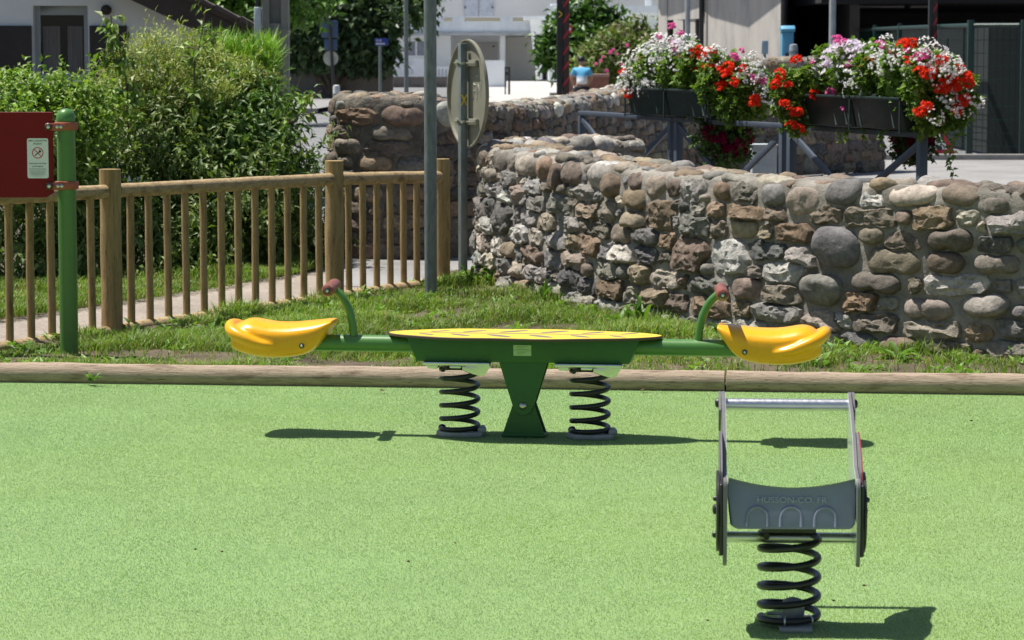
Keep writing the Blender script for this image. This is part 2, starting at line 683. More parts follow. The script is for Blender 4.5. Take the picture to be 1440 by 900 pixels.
cx_ = reg_verge(420)
wn_P, wn_D, wn_N, wn_L = [], [], [], []
for wx_, wy_ in zip(*cx_):
    if rng.random() > dens_verge(np.array([[wx_, wy_, 0.0]]))[0]: continue
    for _ in range(rng.integers(8, 26)):
        a_ = rng.uniform(0, 2 * PI)
        e_ = rng.uniform(0.15, 1.1)
        wn_P.append((wx_ + rng.normal() * 0.035, wy_ + rng.normal() * 0.035, 0.02 + rng.uniform(0, 0.045)))
        wn_D.append((math.cos(a_) * math.cos(e_), math.sin(a_) * math.cos(e_), math.sin(e_)))
        wn_N.append((0, 0, 1))
        wn_L.append(rng.uniform(0.025, 0.075))
wn_L = np.array(wn_L)
A = leaf_arrays(np.array(wn_P), np.array(wn_D), np.array(wn_N) + rng.normal(size=(len(wn_L), 3)) * 0.2, wn_L, wn_L * rng.uniform(0.22, 0.6, len(wn_L)), pick_cols(len(wn_L), [(0.17, 0.31, 0.05), (0.21, 0.35, 0.06), (0.13, 0.25, 0.04)], 0.2))
o = np_mesh('verge_clover', A[0], A[1], M_grass, None, A[2])
o['kind'] = 'stuff'
A = scatter_grass(260000, reg_verge, dens_verge, 0.022, 0.12, 0.006, seed=1)
o = np_mesh('verge_grass', A[0], A[1], M_grass, None, A[2])
o['kind'] = 'stuff'


# far grass strip between path and bushes
def reg_strip(n):
    t = rng.random(n)
    X = -5.6 + t * 4.25
    yc = np.interp(X, [-5.6, -5, -3.0, -2.2, -1.62, -1.35], [13.4, 14.3, 17.8, 19.6, 21.0, 22.0])
    return X, yc - 0.22 * rng.random(n) ** 2 - 0.18 * (1 + vnoise(np.stack([X * 3, yc * 0, yc * 0], 1), 4)) + rng.random(n) ** 1.2 * np.interp(X, [-5.6, -3, -1.4], [4.0, 3.2, 0.9])


def dens_strip(P):
    return np.clip(0.75 + 0.7 * fbm(P * 1.9, 41), 0.05, 1)


A = scatter_grass(70000, reg_strip, dens_strip, 0.04, 0.10, 0.007, seed=5)
o = np_mesh('path_grass', A[0], A[1], M_grass, None, A[2])
o['kind'] = 'stuff'
# soil under the strip and the bushes
gxp = [(-7, 11.2), (-5.3, 14.5), (-3.3, 18.1), (-2.45, 19.95), (-1.8, 21.3), (-1.5, 22.1), (-1.45, 26), (-3, 31), (-12, 31), (-12, 11.2)]
sheet('bush_bed', gxp, 0.003, mk('bed_soil', (0.08, 0.07, 0.04), 0.95, var=0.4, scale=5))

# ------------------------------------------------------------------ timber
def wood(name, col, dark, stretch, rough=0.75, knots=True):
    m, nt, b = new_mat(name)
    v = coords(nt, stretch)
    a = noise(nt, v, 5, 10, 0.78)
    c = ramp(nt, a, [(0.3, dark), (0.5, col), (0.72, tuple(min(1, q * 1.3) for q in col))])
    ck = noise(nt, v, 17, 4, 0.6)
    c = mixc(nt, ramp(nt, ck, [(0.32, (0.8, 0.8, 0.8)), (0.40, (0, 0, 0))]), c, tuple(q * 0.45 for q in dark))
    v2 = coords(nt, tuple(q * 0.3 + 0.7 for q in stretch))
    a2 = noise(nt, v2, 4.5, 3, 0.5)
    f = ramp(nt, a2, [(0.28, (0.55, 0.5, 0.45)), (0.42, (1, 1, 1))])
    c = mixc(nt, 1.0, c, f, 'MULTIPLY')
    nt.links.new(c, b.inputs['Base Color'])
    b.inputs['Roughness'].default_value = rough
    b.inputs['Specular IOR Level'].default_value = 0.25
    bump(nt, b, noise(nt, v, 12, 8, 0.8), 0.8, 0.008)
    return m


M_log = wood('weathered_pine', (0.40, 0.31, 0.23), (0.17, 0.12, 0.08), (1.2, 12, 12))
M_post = wood('treated_pine', (0.38, 0.272, 0.128), (0.18, 0.115, 0.05), (11, 11, 0.9))
M_rail = wood('treated_pine_rail', (0.44, 0.325, 0.18), (0.21, 0.14, 0.07), (3, 3, 9))


def rough_pole(a, b, r, nseg=24, n=18, wob=0.006, seed=0, ends=0.006):
    """a slightly irregular round timber from a to b"""
    a, b = Vector(a), Vector(b)
    path = [a.lerp(b, 0), a.lerp(b, 0.0005)] + [a.lerp(b, (i + 0.0) / nseg) for i in range(1, nseg)] + [a.lerp(b, 0.9995), b]
    rr = []
    for i, p in enumerate(path):
        q = r * (1 + 0.05 * float(vnoise(np.array([[i * 0.35, seed * 3.1, 0.5]]), seed)[0]))
        rr.append(q)
    rr[0] -= ends
    rr[-1] -= ends
    mb = MB()
    mb.tube(path, rr, n)
    for p in mb.v:
        nn = vnoise(np.array([[p.x * 6, p.y * 6, p.z * 6]]), seed + 5)[0]
        p += Vector((nn, nn * 0.7, nn)) * wob * 0.5
    return mb


jx = 1.05
for i, (x0, x1) in enumerate(((-2.9, jx - 0.003), (jx + 0.003, 4.6))):
    ya, yb = LOGY(x0) + 0.058, LOGY(x1) + 0.058
    L = Vector((x1 - x0, yb - ya, 0))
    o = rough_pole((0, 0, 0), (L.length, 0, 0), 0.058, 40, 20, 0.006, 3 + i).build('edging_log', M_log, None, ang=50)
    o.location = (x0, ya, 0.040)
    o.rotation_euler = (0, 0, math.atan2(L.y, L.x))
    tag(o, ['long weathered round log edging the green turf, behind the seesaw', 'weathered round log edging the turf on the right, below the stone wall'][i],
        'edging log', 'logs edging the turf')

# ------------------------------------------------------------------ wooden fence
FA, FC, FD = Vector((-2.315, 16.39, 0)), Vector((-1.161, 18.58, 0)), Vector((-0.487, 19.86, 0))
FP = FA - (FC - FA)
fence = thing('wooden_fence', 'low round-pole timber fence with upright balusters along the gravel path', 'fence', FA)
tops = {0: 1.02, 1: 0.98, 2: 0.938, 3: 0.90}
posts = [FP, FA, FC, FD]
for i, p in enumerate(posts):
    rough_pole(p + Vector((0, 0, -0.05)), p + Vector((0, 0, tops[i])), 0.062 if i < 3 else 0.056, 14, 22, 0.004, 20 + i).build('post', M_post, fence, world=True, ang=50)
rz = [0.885, 0.852, 0.818, 0.775]
for i in range(3):
    a, b_ = posts[i], posts[i + 1]
    dd = (b_ - a).normalized()
    rough_pole(a + dd * 0.06 + Vector((0, 0, rz[i])), b_ - dd * 0.055 + Vector((0, 0, rz[i + 1])), 0.041, 26, 16, 0.004, 30 + i).build('top_rail', M_rail, fence, world=True, ang=50)
    rough_pole(a + dd * 0.06 + Vector((0, 0, 0.035)), b_ - dd * 0.055 + Vector((0, 0, 0.03)), 0.045, 26, 14, 0.004, 40 + i).build('bottom_rail', M_rail, fence, world=True, ang=50)
    nb = [12, 12, 7][i]
    for k in range(nb):
        t = (k + 1) / (nb + 1)
        q = a.lerp(b_, t)
        zt = rz[i] * (1 - t) + rz[i + 1] * t - 0.036
        rough_pole(q + Vector((0, 0, 0.05)), q + Vector((random.uniform(-.004, .004), 0, zt)), 0.0225, 10, 12, 0.003, 50 + k + 13 * i, 0.001).build('baluster', M_post, fence, world=True, ang=50)
# ================================================================== seesaw
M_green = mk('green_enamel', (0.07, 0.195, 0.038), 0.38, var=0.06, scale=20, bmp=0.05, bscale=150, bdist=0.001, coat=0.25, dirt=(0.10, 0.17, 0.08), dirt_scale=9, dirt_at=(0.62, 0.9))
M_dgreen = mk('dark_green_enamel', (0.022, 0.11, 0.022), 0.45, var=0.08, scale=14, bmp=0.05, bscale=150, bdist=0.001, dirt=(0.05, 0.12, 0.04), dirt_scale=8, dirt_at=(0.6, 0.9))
M_yellow = mk('yellow_polyethylene', (0.86, 0.40, 0.006), 0.30, var=0.05, scale=9, bmp=0.05, bscale=260, bdist=0.0006, spec=0.5, dirt=(0.62, 0.33, 0.05), dirt_scale=14, dirt_at=(0.68, 0.95))
M_board = mk('yellow_board', (0.80, 0.56, 0.045), 0.5, var=0.06, scale=12, dirt=(0.60, 0.45, 0.12), dirt_scale=10, dirt_at=(0.6, 0.9))
M_boarde = mk('board_core', (0.085, 0.055, 0.04), 0.6, var=0.2)
M_motif = mk('grey_motif', (0.20, 0.17, 0.13), 0.5, var=0.1)
M_black = mk('black_spring_steel', (0.012, 0.012, 0.013), 0.33, var=0.2, scale=30, bmp=0.08, bscale=200, bdist=0.001, dirt=(0.05, 0.045, 0.04), dirt_scale=25, dirt_at=(0.62, 0.85))
M_zinc = mk('zinc_plate', (0.62, 0.64, 0.62), 0.22, metal=1.0, var=0.12, scale=12)
M_cast = mk('grey_casting', (0.30, 0.31, 0.31), 0.6, metal=0.3, var=0.2, scale=25, bmp=0.2, bscale=120, bdist=0.002)
M_steel = mk('bolt_steel', (0.55, 0.55, 0.54), 0.3, metal=1.0, var=0.1)
M_grip = mk('red_brown_grip', (0.22, 0.055, 0.035), 0.42, var=0.25, scale=25, dirt=(0.36, 0.25, 0.17), dirt_scale=18, dirt_at=(0.52, 0.7))
M_plate = mk('maker_plate', (0.42, 0.58, 0.30), 0.4, var=0.08)
M_plate_ink = mk('maker_plate_ink', (0.16, 0.30, 0.12), 0.5)
M_bolt_dark = mk('bolt_recess', (0.05, 0.05, 0.045), 0.5)


def spring_mb(R=0.0800, r=0.0110, z0=0.022, z1=0.285, turns=5.15, start=PI * 0.9):
    path = []
    n = int(turns * 36)
    for i in range(n + 1):
        t = i / n
        th = start + turns * 2 * PI * t
        # closed ends, open middle
        e = 0.09
        zz = t
        if t < e: zz = t * 0.35
        elif t > 1 - e: zz = 1 - (1 - t) * 0.35
        else:
            zz = e * .35 + (t - e) / (1 - 2 * e) * (1 - 2 * e * .35)
        path.append((R * math.cos(th), R * math.sin(th), z0 + (z1 - z0) * zz))
    mb = MB()
    mb.tube(path, r, 14)
    return mb


see = thing('spring_seesaw', 'green spring seesaw with two yellow seats and a yellow oval board on the turf', 'seesaw', (0.055, 12.25, 0), math.radians(-7.5))

# oval leaf-shaped board
prof = []
for i in range(72):
    a = 2 * PI * i / 72
    cx_, sy_ = math.cos(a), math.sin(a)
    X = 0.597 * math.copysign(abs(cx_) ** 0.92, cx_)
    Yw = 0.205 * math.copysign(abs(sy_) ** 1.15, sy_) * (1 - 0.06 * cx_)
    Yw *= 1 + 0.05 * math.sin(2.5 * X * 6)
    prof.append((X, Yw))
mb = MB().prism(prof, lambda u, v_, d: (u, v_, d), 0.436, 0.4475)
core = mb.build('board', M_boarde, see, bevel=0.0015, seg=1)
inner = [(u * 0.994, v_ * 0.985) for u, v_ in prof]
mb = MB().prism(inner, lambda u, v_, d: (u, v_, d), 0.4468, 0.4487)
top = mb.build('board_face', M_board, core)
mb = MB()
pts = [(-0.52 + 0.02 * 0, -0.0)]
vein = [(-0.54, 0.0), (-0.3, 0.014), (0, 0.018), (0.3, 0.010), (0.56, -0.006), (0.3, -0.012), (0, -0.008), (-0.3, -0.010)]
mb.prism(vein, lambda u, v_, d: (u, v_, d), 0.4482, 0.4495)
for sx in (-0.40, -0.25, -0.08, 0.10, 0.27, 0.43):
    for sgn in (-1, 1):
        k = 1 - abs(sx) * 1.1
        cx_, cy_ = sx + 0.02 * sgn, sgn * (0.085 * k + 0.02)
        L, W = 0.150 * k + 0.02, 0.047 * k + 0.007
        ang = sgn * 0.75
        el = []
        for j in range(14):
            a = 2 * PI * j / 14
            u, v_ = L / 2 * math.cos(a), W / 2 * math.sin(a)
            el.append((cx_ + u * math.cos(ang) - v_ * math.sin(ang), cy_ + u * math.sin(ang) + v_ * math.cos(ang)))
        mb.prism(el, lambda u, v_, d: (u, v_, d), 0.4482, 0.4495)
mb.build('leaf_motif', M_motif, core)

# box beam under the board
fr = [(-0.505, 0.435), (0.505, 0.435), (0.462, 0.332), (-0.462, 0.332)]
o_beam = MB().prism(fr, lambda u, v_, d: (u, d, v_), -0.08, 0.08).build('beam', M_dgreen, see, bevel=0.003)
# maker plate with its own rivets and lines
o_pl = MB().box((0.0, -0.0815, 0.385), (0.078, 0.002, 0.047)).build('maker_plate', M_plate, o_beam, bevel=0.001, seg=1)
mb = MB()
for k in range(6):
    w_ = [0.05, 0.036, 0.052, 0.052, 0.044, 0.03][k]
    mb.box((-0.026 + w_ / 2 + 0.001, -0.0829, 0.402 - k * 0.0065), (w_, 0.0006, 0.0016))
for sx in (-0.034, 0.034):
    mb.cyl((sx, -0.082, 0.385), (sx, -0.084, 0.385), 0.002, n=10)
mb.build('plate_print', M_plate_ink, o_pl)

# arms
for sgn in (-1, 1):
    o = MB().cyl((sgn * 0.455, 0, 0.398), (sgn * 1.02, 0, 0.398), 0.0365, n=28).build('arm', M_green, see)

# pedestal: hourglass plates either side with a pivot bolt
for sy in (-1, 1):
    y0, y1 = sy * 0.062, sy * 0.048
    up = [(-0.104, 0.332), (0.104, 0.332)]
    for a in np.linspace(-0.25, -PI + 0.25, 10):
        up.append((0.044 * math.cos(a), 0.145 + 0.044 * math.sin(a)))
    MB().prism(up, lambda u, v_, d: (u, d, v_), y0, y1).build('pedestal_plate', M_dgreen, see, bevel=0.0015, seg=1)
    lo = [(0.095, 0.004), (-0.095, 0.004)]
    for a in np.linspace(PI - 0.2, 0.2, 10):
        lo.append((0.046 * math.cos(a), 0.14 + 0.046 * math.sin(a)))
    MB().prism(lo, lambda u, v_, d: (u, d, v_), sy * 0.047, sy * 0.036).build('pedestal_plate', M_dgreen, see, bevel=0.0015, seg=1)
mb = MB().lathe([(0.016, -0.06), (0.016, -0.068), (0.012, -0.073), (0.006, -0.076)], (0, 0, 0.142), 18, 'y')
mb.build('pivot_bolt', M_steel, see)
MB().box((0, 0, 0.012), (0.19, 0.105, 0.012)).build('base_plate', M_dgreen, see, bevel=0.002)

# springs with their end castings
for sx in (-0.285, 0.285):
    sp_ = spring_mb()
    for p in sp_.v: p += Vector((sx, 0, 0.008))
    spo = sp_.build('spring', M_black, see, ang=60)
    mb = MB()
    pl = [(-0.145, -0.105), (0.145, -0.105), (0.145, 0.105), (-0.145, 0.105)]
    mb.prism(pl, lambda u, v_, d: (sx + u, v_, d), 0.318, 0.3315)
    mb.build('spring_plate', M_zinc, see, bevel=0.003)
    mb = MB()
    cl = [(-0.135, 0.3175), (-0.13, 0.300), (-0.09, 0.296), (-0.08, 0.3175)]
    mb.prism(cl, lambda u, v_, d: (sx + u, d, v_), -0.07, 0.03)
    cl = [(0.02, 0.3175), (0.02, 0.292), (0.05, 0.280), (0.10, 0.268), (0.115, 0.272), (0.142, 0.310), (0.142, 0.3175)]
    mb.prism(cl, lambda u, v_, d: (sx + u, d, v_), -0.062, -0.03)
    cl = [(-0.03, 0.3175), (-0.03, 0.305), (0.019, 0.305), (0.019, 0.3175)]
    mb.prism(cl, lambda u, v_, d: (sx + u, d, v_), -0.098, -0.05)
    mb.build('spring_clamp', M_zinc, see, bevel=0.003)
    mb = MB()
    b_ = [(-0.098, -0.04), (-0.06, -0.082), (0.06, -0.082), (0.108, -0.06), (0.108, 0.06), (0.06, 0.082), (-0.06, 0.082), (-0.098, 0.04)]
    mb.prism(b_, lambda u, v_, d: (sx + u, v_, d), 0.0, 0.024)
    mb.prism([(0.085, -0.05), (0.125, -0.05), (0.105, 0.05), (0.085, 0.05)], lambda u, v_, d: (sx + u, v_, d), 0.02, 0.042)
    mb.build('spring_foot', M_cast, see, bevel=0.006)
    mb = MB()
    for ang in (PI * 0.95, -0.25):
        q = Vector((sx + 0.0805 * math.cos(ang), 0.0805 * math.sin(ang), 0.03))
        mb.lathe([(0.006, -0.012), (0.016, -0.008), (0.018, 0.004), (0.012, 0.014), (0.004, 0.017)], q, 14)
    mb.build('spring_bolt', M_black, see)


def seat_mesh(sgn):
    """moulded seat: saddle body with a raised lip sweeping round its outer end"""
    zc = lambda zy: 0.506 - (zy - 470) / 2170.0
    us = [0.0, 0.03, 0.08, 0.15, 0.25, 0.4, 0.55, 0.65, 0.75, 0.81, 0.86, 0.91, 0.94]
    tp = [476, 474, 478, 486, 497, 512, 511, 497, 476, 477, 495, 530, 570]
    bt = [500, 560, 650, 745, 806, 834, 842, 838, 824, 808, 795, 775, 745]
    hw = [0.085, 0.097, 0.108, 0.118, 0.126, 0.132, 0.135, 0.136, 0.134, 0.130, 0.124, 0.114, 0.10]
    uu = np.linspace(0, 0.94, 40)
    T, B, W_ = np.interp(uu, us, tp), np.interp(uu, us, bt), np.interp(uu, us, hw)
    ker = np.array([1, 2, 3, 2, 1]) / 9.0
    def smooth(a):
        e = np.concatenate([[a[0]] * 2, a, [a[-1]] * 2])
        return np.convolve(e, ker, 'valid')
    T, B, W_ = smooth(T), smooth(B), smooth(W_)
    mb = MB()
    vs, fs = [], []
    n = 28
    for i, u in enumerate(uu):
        x = 0.835 + 0.47 * u
        zt, zb, w_ = zc(T[i]), zc(B[i]), W_[i]
        mid, hh = (zt + zb) / 2, (zt - zb) / 2
        for k in range(n):
            a = 2 * PI * k / n
            c_, s__ = math.cos(a), math.sin(a)
            e = 0.62
            yy = w_ * math.copysign(abs(c_) ** e, c_)
            if s__ > 0:
                zz = mid + hh * abs(s__) ** 0.62
                yy *= 1 - 0.22 * s__ ** 2
            else:
                zz = mid - hh * abs(s__) ** 0.38
                yy *= 1.0 + 0.02 * abs(s__)
            vs.append((sgn * x, yy * sgn, zz))
    m_ = len(uu)
    for i in range(m_ - 1):
        for k in range(n):
            a, b2 = i * n + k, i * n + (k + 1) % n
            fs.append((a, b2, b2 + n, a + n))
    fs.append(tuple(range(n)))
    fs.append(tuple(range((m_ - 1) * n, m_ * n)))
    mb.add(vs, fs)
    # lip
    key = [(0.50, -0.128, 712, 0.006), (0.58, -0.136, 706, 0.016), (0.68, -0.140, 688, 0.022), (0.78, -0.136, 650, 0.026), (0.87, -0.124, 612, 0.027),
           (0.93, -0.100, 580, 0.026), (0.965, -0.06, 552, 0.025), (0.978, 0.0, 542, 0.025)]
    key = key + [(a, -b2, c_, d) for a, b2, c_, d in key[-2::-1]]
    K = catmull([(0.835 + 0.47 * a, b2, zc(c_)) for a, b2, c_, d in key], 0.012)
    Rr = np.interp(np.linspace(0, 1, len(K)), np.linspace(0, 1, len(key)), [q[3] for q in key])
    mb.tube([(sgn * p[0], p[1], p[2]) for p in K], list(Rr), 14)
    o = mb.build('seat', M_yellow, None)
    r = o.modifiers.new('r', 'REMESH')
    r.mode = 'VOXEL'
    r.voxel_size = 0.0055
    s2 = o.modifiers.new('s', 'SMOOTH')
    s2.iterations = 7
    s2.factor = 0.5
    applied(o)
    o.data.polygons.foreach_set('use_smooth', np.full(len(o.data.polygons), True))
    o.parent = see
    return o


for sgn in (-1, 1):
    so_ = seat_mesh(sgn)
    mb = MB().lathe([(0.0115, 0), (0.0115, -0.003), (0.009, -0.004)], (sgn * (0.835 + 0.47 * 0.26), -0.126, 0.396), 18, 'y')
    wsh = mb.build('bolt', M_bolt_dark, so_)
    MB().lathe([(0.0062, -0.003), (0.0062, -0.0065), (0.004, -0.008)], (sgn * (0.835 + 0.47 * 0.26), -0.126, 0.396), 6, 'y').build('bolt_head', M_steel, so_)
    # curved upright and its crosswise grip
    K = catmull([(sgn * 0.752, 0, 0.42), (sgn * 0.757, 0, 0.48), (sgn * 0.772, 0, 0.54), (sgn * 0.800, 0, 0.595), (sgn * 0.838, 0, 0.633)], 0.012)
    hd = MB().tube([tuple(p) for p in K], 0.0175, 18).build('handle', M_green, see)
    gx_ = sgn * 0.850
    gm_ = MB().lathe([(0.012, -0.165), (0.022, -0.160), (0.027, -0.148), (0.0285, -0.12), (0.0265, -0.06), (0.0265, 0.06), (0.0285, 0.12), (0.027, 0.148), (0.022, 0.160), (0.012, 0.165)], (gx_, 0, 0.640), 22, 'y')
    rotg = Matrix.Rotation(math.radians(5), 3, 'Z')
    def tw(mb_):
        for q in mb_.v:
            q[:] = rotg @ (q - Vector((gx_, 0, 0.64))) + Vector((gx_, 0, 0.64))
        return mb_
    tw(gm_).build('grip', M_grip, hd)
    mb = MB().lathe([(0.013, -0.164), (0.013, -0.168), (0.010, -0.169)], (gx_, 0, 0.640), 16, 'y')
    tw(mb).build('grip_cap', M_bolt_dark, hd)
    tw(MB().lathe([(0.007, -0.168), (0.007, -0.172), (0.004, -0.173)], (gx_, 0, 0.640), 6, 'y')).build('grip_bolt', M_steel, hd)

# ================================================================== spring rocker
M_seat = mk('blue_grey_plastic', (0.20, 0.212, 0.315), 0.36, var=0.08, scale=10, bmp=0.06, bscale=250, bdist=0.0008, dirt=(0.17, 0.19, 0.20), dirt_scale=10, dirt_at=(0.6, 0.9))
M_letter = mk('moulded_letters', (0.40, 0.42, 0.52), 0.38, var=0.05)
M_hpl = mk('grey_laminate', (0.16, 0.15, 0.165), 0.35, var=0.08, scale=30)
M_hpld = mk('black_laminate', (0.02, 0.019, 0.020), 0.38, var=0.2, scale=30)
M_hplr = mk('red_laminate', (0.45, 0.03, 0.035), 0.4, var=0.1)
M_inner = mk('pale_grey_laminate', (0.40, 0.44, 0.42), 0.2, var=0.05, coat=0.4)
M_alu = mk('brushed_aluminium', (0.66, 0.66, 0.68), 0.34, metal=1.0, var=0.06, scale=20)
M_cap = mk('black_cap', (0.02, 0.02, 0.022), 0.4)

roc = thing('spring_rocker', 'grey spring rocker with blue grey seat, two side panels and black coil spring', 'spring rocker', (0.812, 8.225, 0), math.radians(-3.4))
spring_mb(R=0.084, z0=0.022, z1=0.272).build('spring', M_black, roc, ang=60)


def arc(cx_, cz_, r, a0, a1, n=10):
    return [(cx_ + r * math.cos(math.radians(a0 + (a1 - a0) * i / n)), cz_ + r * math.sin(math.radians(a0 + (a1 - a0) * i / n))) for i in range(n + 1)]


# silhouettes in (depth y, height z)
sh_inner = arc(0.345, 0.615, 0.033, -40, 140, 12) + [(0.20, 0.60), (0.08, 0.545), (0.0, 0.47), (-0.10, 0.452)] + arc(-0.135, 0.43, 0.028, 100, 180, 5) + [(-0.172, 0.34), (-0.165, 0.26)] + arc(-0.13, 0.233, 0.034, 190, 300, 7) + [(0.0, 0.235), (0.14, 0.262), (0.24, 0.36), (0.31, 0.48)]
sh_mid = arc(0.10, 0.455, 0.105, -60, 120, 16) + [(-0.04, 0.515)] + [(-0.10, 0.47), (-0.12, 0.40), (-0.08, 0.34), (0.02, 0.32)]
sh_out = arc(-0.035, 0.345, 0.118, 20, 340, 30)
sh_out = [(p[0] * 1.05 - 0.008, p[1]) for p in sh_out]
for sgn in (-1, 1):
    f = lambda u, v_, d, sgn=sgn: (sgn * d, u, v_)
    p_in = MB().prism(sh_inner, f, 0.186, 0.196).build('side_panel', M_hpl, roc, bevel=0.0012, seg=1)
    MB().prism([(u * 0.985, 0.43 + (v_ - 0.43) * 0.985) for u, v_ in sh_inner], f, 0.1845, 0.1862).build('panel_lining', M_inner, p_in)
    MB().prism(sh_inner[:13] + [(0.27, 0.60), (0.30, 0.53)], f, 0.198, 0.205).build('handle_cheek', M_hpl, p_in, bevel=0.001, seg=1)
    MB().prism(sh_mid, f, 0.2042, 0.2062).build('red_disc', M_hplr if sgn > 0 else M_hpl, p_in, bevel=0.0008, seg=1)
    MB().prism([(u * 0.99, v_ - 0.002) for u, v_ in sh_mid], f, 0.1972, 0.2038).build('body_disc', M_hpl, p_in, bevel=0.001, seg=1)
    MB().prism(sh_out, f, 0.2072, 0.2150).build('wheel_panel', M_hpld, p_in, bevel=0.0015, seg=1)
    MB().prism([(-0.165, 0.235), (-0.16, 0.44), (-0.06, 0.45), (-0.02, 0.24), (-0.08, 0.218)], f, 0.1972, 0.2068).build('rear_panel', M_hpld, p_in, bevel=0.0015, seg=1)
    for (yy, zz, rr) in ((0.345, 0.612, 0.014), (-0.02, 0.345, 0.015), (0.03, 0.262, 0.010), (-0.1, 0.39, 0.008)):
        base = 0.2148 if yy < 0.2 and rr > 0.011 else (0.205 if yy > 0.2 else 0.2148)
        prof_ = [(rr, base - 0.002), (rr, base + 0.005), (rr * 0.8, base + 0.009), (rr * 0.4, base + 0.011)]
        MB().lathe([(r, sgn * x) for r, x in prof_], (0, yy, zz), 16, 'x').build('bolt_cap', M_cap, p_in)

MB().cyl((-0.186, 0.345, 0.608), (0.186, 0.345, 0.608), 0.0185, n=24).build('handlebar', M_alu, roc)
MB().cyl((-0.186, 0.06, 0.250), (0.186, 0.06, 0.250), 0.0165, n=24).build('footrest_bar', M_alu, roc)
# seat
sec = []
for i in range(25):
    t = -1 + 2 * i / 24
    sec.append((0.181 * t, 0.430 + 0.027 * abs(t) ** 1.9))
sec += [(0.1825, 0.40), (0.182, 0.325), (0.172, 0.311), (-0.160, 0.309), (-0.176, 0.320), (-0.182, 0.40)]
ys = [(-0.150, 0.965, -0.004), (-0.135, 1.0, 0), (-0.02, 1.0, -0.034), (0.08, 1.0, -0.052)]
mb = MB()
vs_, fs_ = [], []
for yy, k, dz in ys:
    for u, v_ in sec:
        sh = 0.0
        vs_.append((u * (k if v_ < 0.40 else 1), yy + (0.03 * (v_ - 0.3) / 0.14 if yy < -0.14 else 0), v_ + (dz if v_ > 0.41 else dz * 0.4 if v_ > 0.39 else 0)))
ns = len(sec)
for i in range(len(ys) - 1):
    for k in range(ns):
        a, b2 = i * ns + k, i * ns + (k + 1) % ns
        fs_.append((a, b2, b2 + ns, a + ns))
fs_.append(tuple(range(ns)))
fs_.append(tuple(range((len(ys) - 1) * ns, len(ys) * ns)))
mb.add(vs_, fs_)
rseat = mb.build('seat', M_seat, roc, bevel=0.015, seg=4, ang=50)
tilt = math.atan2(0.03, 0.14)
yface = lambda z: -0.150 + 0.03 * (z - 0.3) / 0.14
lt = text_mesh('seat_lettering', 'HUSSON-CO. FR', 0.0268, 0.003, M_letter, rseat, (0.001, yface(0.392) - 0.0006, 0.392), (PI / 2 - tilt, 0, 0))
lt.scale = (1.02, 0.86, 1)
mb = MB()
for cx_ in (-0.098, -0.001, 0.097):
    P_ = [(cx_ - 0.030, yface(0.316) + 0.0012, 0.316)]
    for j in range(13):
        a = PI - PI * j / 12
        z_ = 0.338 + 0.034 * math.sin(a)
        P_.append((cx_ + 0.030 * math.cos(a), yface(z_) + 0.0012, z_))
    P_.append((cx_ + 0.030, yface(0.316) + 0.0012, 0.316))
    mb.tube(P_, 0.0058, 10)
mb.build('moulded_arches', M_seat, rseat, ang=60)
# top clamp between seat and spring
MB().prism([(-0.075, -0.06), (0.075, -0.06), (0.075, 0.08), (-0.075, 0.08)], lambda u, v_, d: (u, v_, d), 0.284, 0.309).build('spring_plate', M_cap, roc, bevel=0.004)
# ground anchor
mb = MB()
mb.prism([(-0.03, -0.115), (0.065, -0.115), (0.065, 0.10), (-0.03, 0.10)], lambda u, v_, d: (u, v_, d), 0.0, 0.014)
mb.lathe([(0.034, 0.012), (0.034, 0.06), (0.028, 0.075), (0.010, 0.082)], (0.012, 0.005, 0), 16)
mb.build('ground_anchor', M_cast, roc, bevel=0.003)
mb = MB()
for ang_ in (-PI * 0.55, -PI * 0.25):
    q = Vector((0.0805 * math.cos(ang_), 0.0805 * math.sin(ang_), 0.026))
    t_ = Vector((math.cos(ang_), math.sin(ang_), 0))
    ring = []
    for j in range(12):
        a = -0.6 + (PI + 1.2) * j / 11
        ring.append(q + t_ * 0.014 * math.cos(a) + Vector((0, 0, 0.0145 * math.sin(a))))
    mb.tube(ring, 0.003, 8)
mb.tube([(-0.062, 0.02, 0.03), (-0.02, 0.018, 0.03)], 0.004, 8)
mb.build('anchor_hook', M_steel, roc)
# ================================================================== rubble walls
def lichen(nt, v, c):
    n = noise(nt, v, 22, 7, 0.75)
    f = ramp(nt, n, [(0.56, (0, 0, 0)), (0.68, (0.55, 0.55, 0.55))])
    c = mixc(nt, f, c, (0.50, 0.49, 0.45))
    n2 = noise(nt, v, 9, 6, 0.7)
    f2 = ramp(nt, n2, [(0.60, (0, 0, 0)), (0.74, (0.6, 0.6, 0.6))])
    return mixc(nt, f2, c, (0.07, 0.065, 0.055))


M_stone = attr_mat('field_stone', 0.88, 0, 0.42, 34, bmp=1.0, bscale=34, bdist=0.022, spec=0.25, extra=lichen)
M_cobble = attr_mat('river_cobble', 0.75, 0, 0.36, 26, bmp=0.9, bscale=42, bdist=0.014, spec=0.3, extra=lambda nt, v, c: mixc(nt, ramp(nt, noise(nt, v, 14, 6, 0.7), [(0.6, (0, 0, 0)), (0.72, (0.4, 0.4, 0.4))]), c, (0.45, 0.42, 0.38)))
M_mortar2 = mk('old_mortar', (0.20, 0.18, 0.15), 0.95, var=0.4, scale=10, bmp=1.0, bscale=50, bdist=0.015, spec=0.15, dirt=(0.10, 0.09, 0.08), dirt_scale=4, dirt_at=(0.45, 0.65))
M_mortar = mk('lime_mortar', (0.34, 0.315, 0.275), 0.95, var=0.38, scale=14, bmp=1.0, bscale=70, bdist=0.012, spec=0.15, dirt=(0.17, 0.155, 0.13), dirt_scale=3.5, dirt_at=(0.48, 0.62))

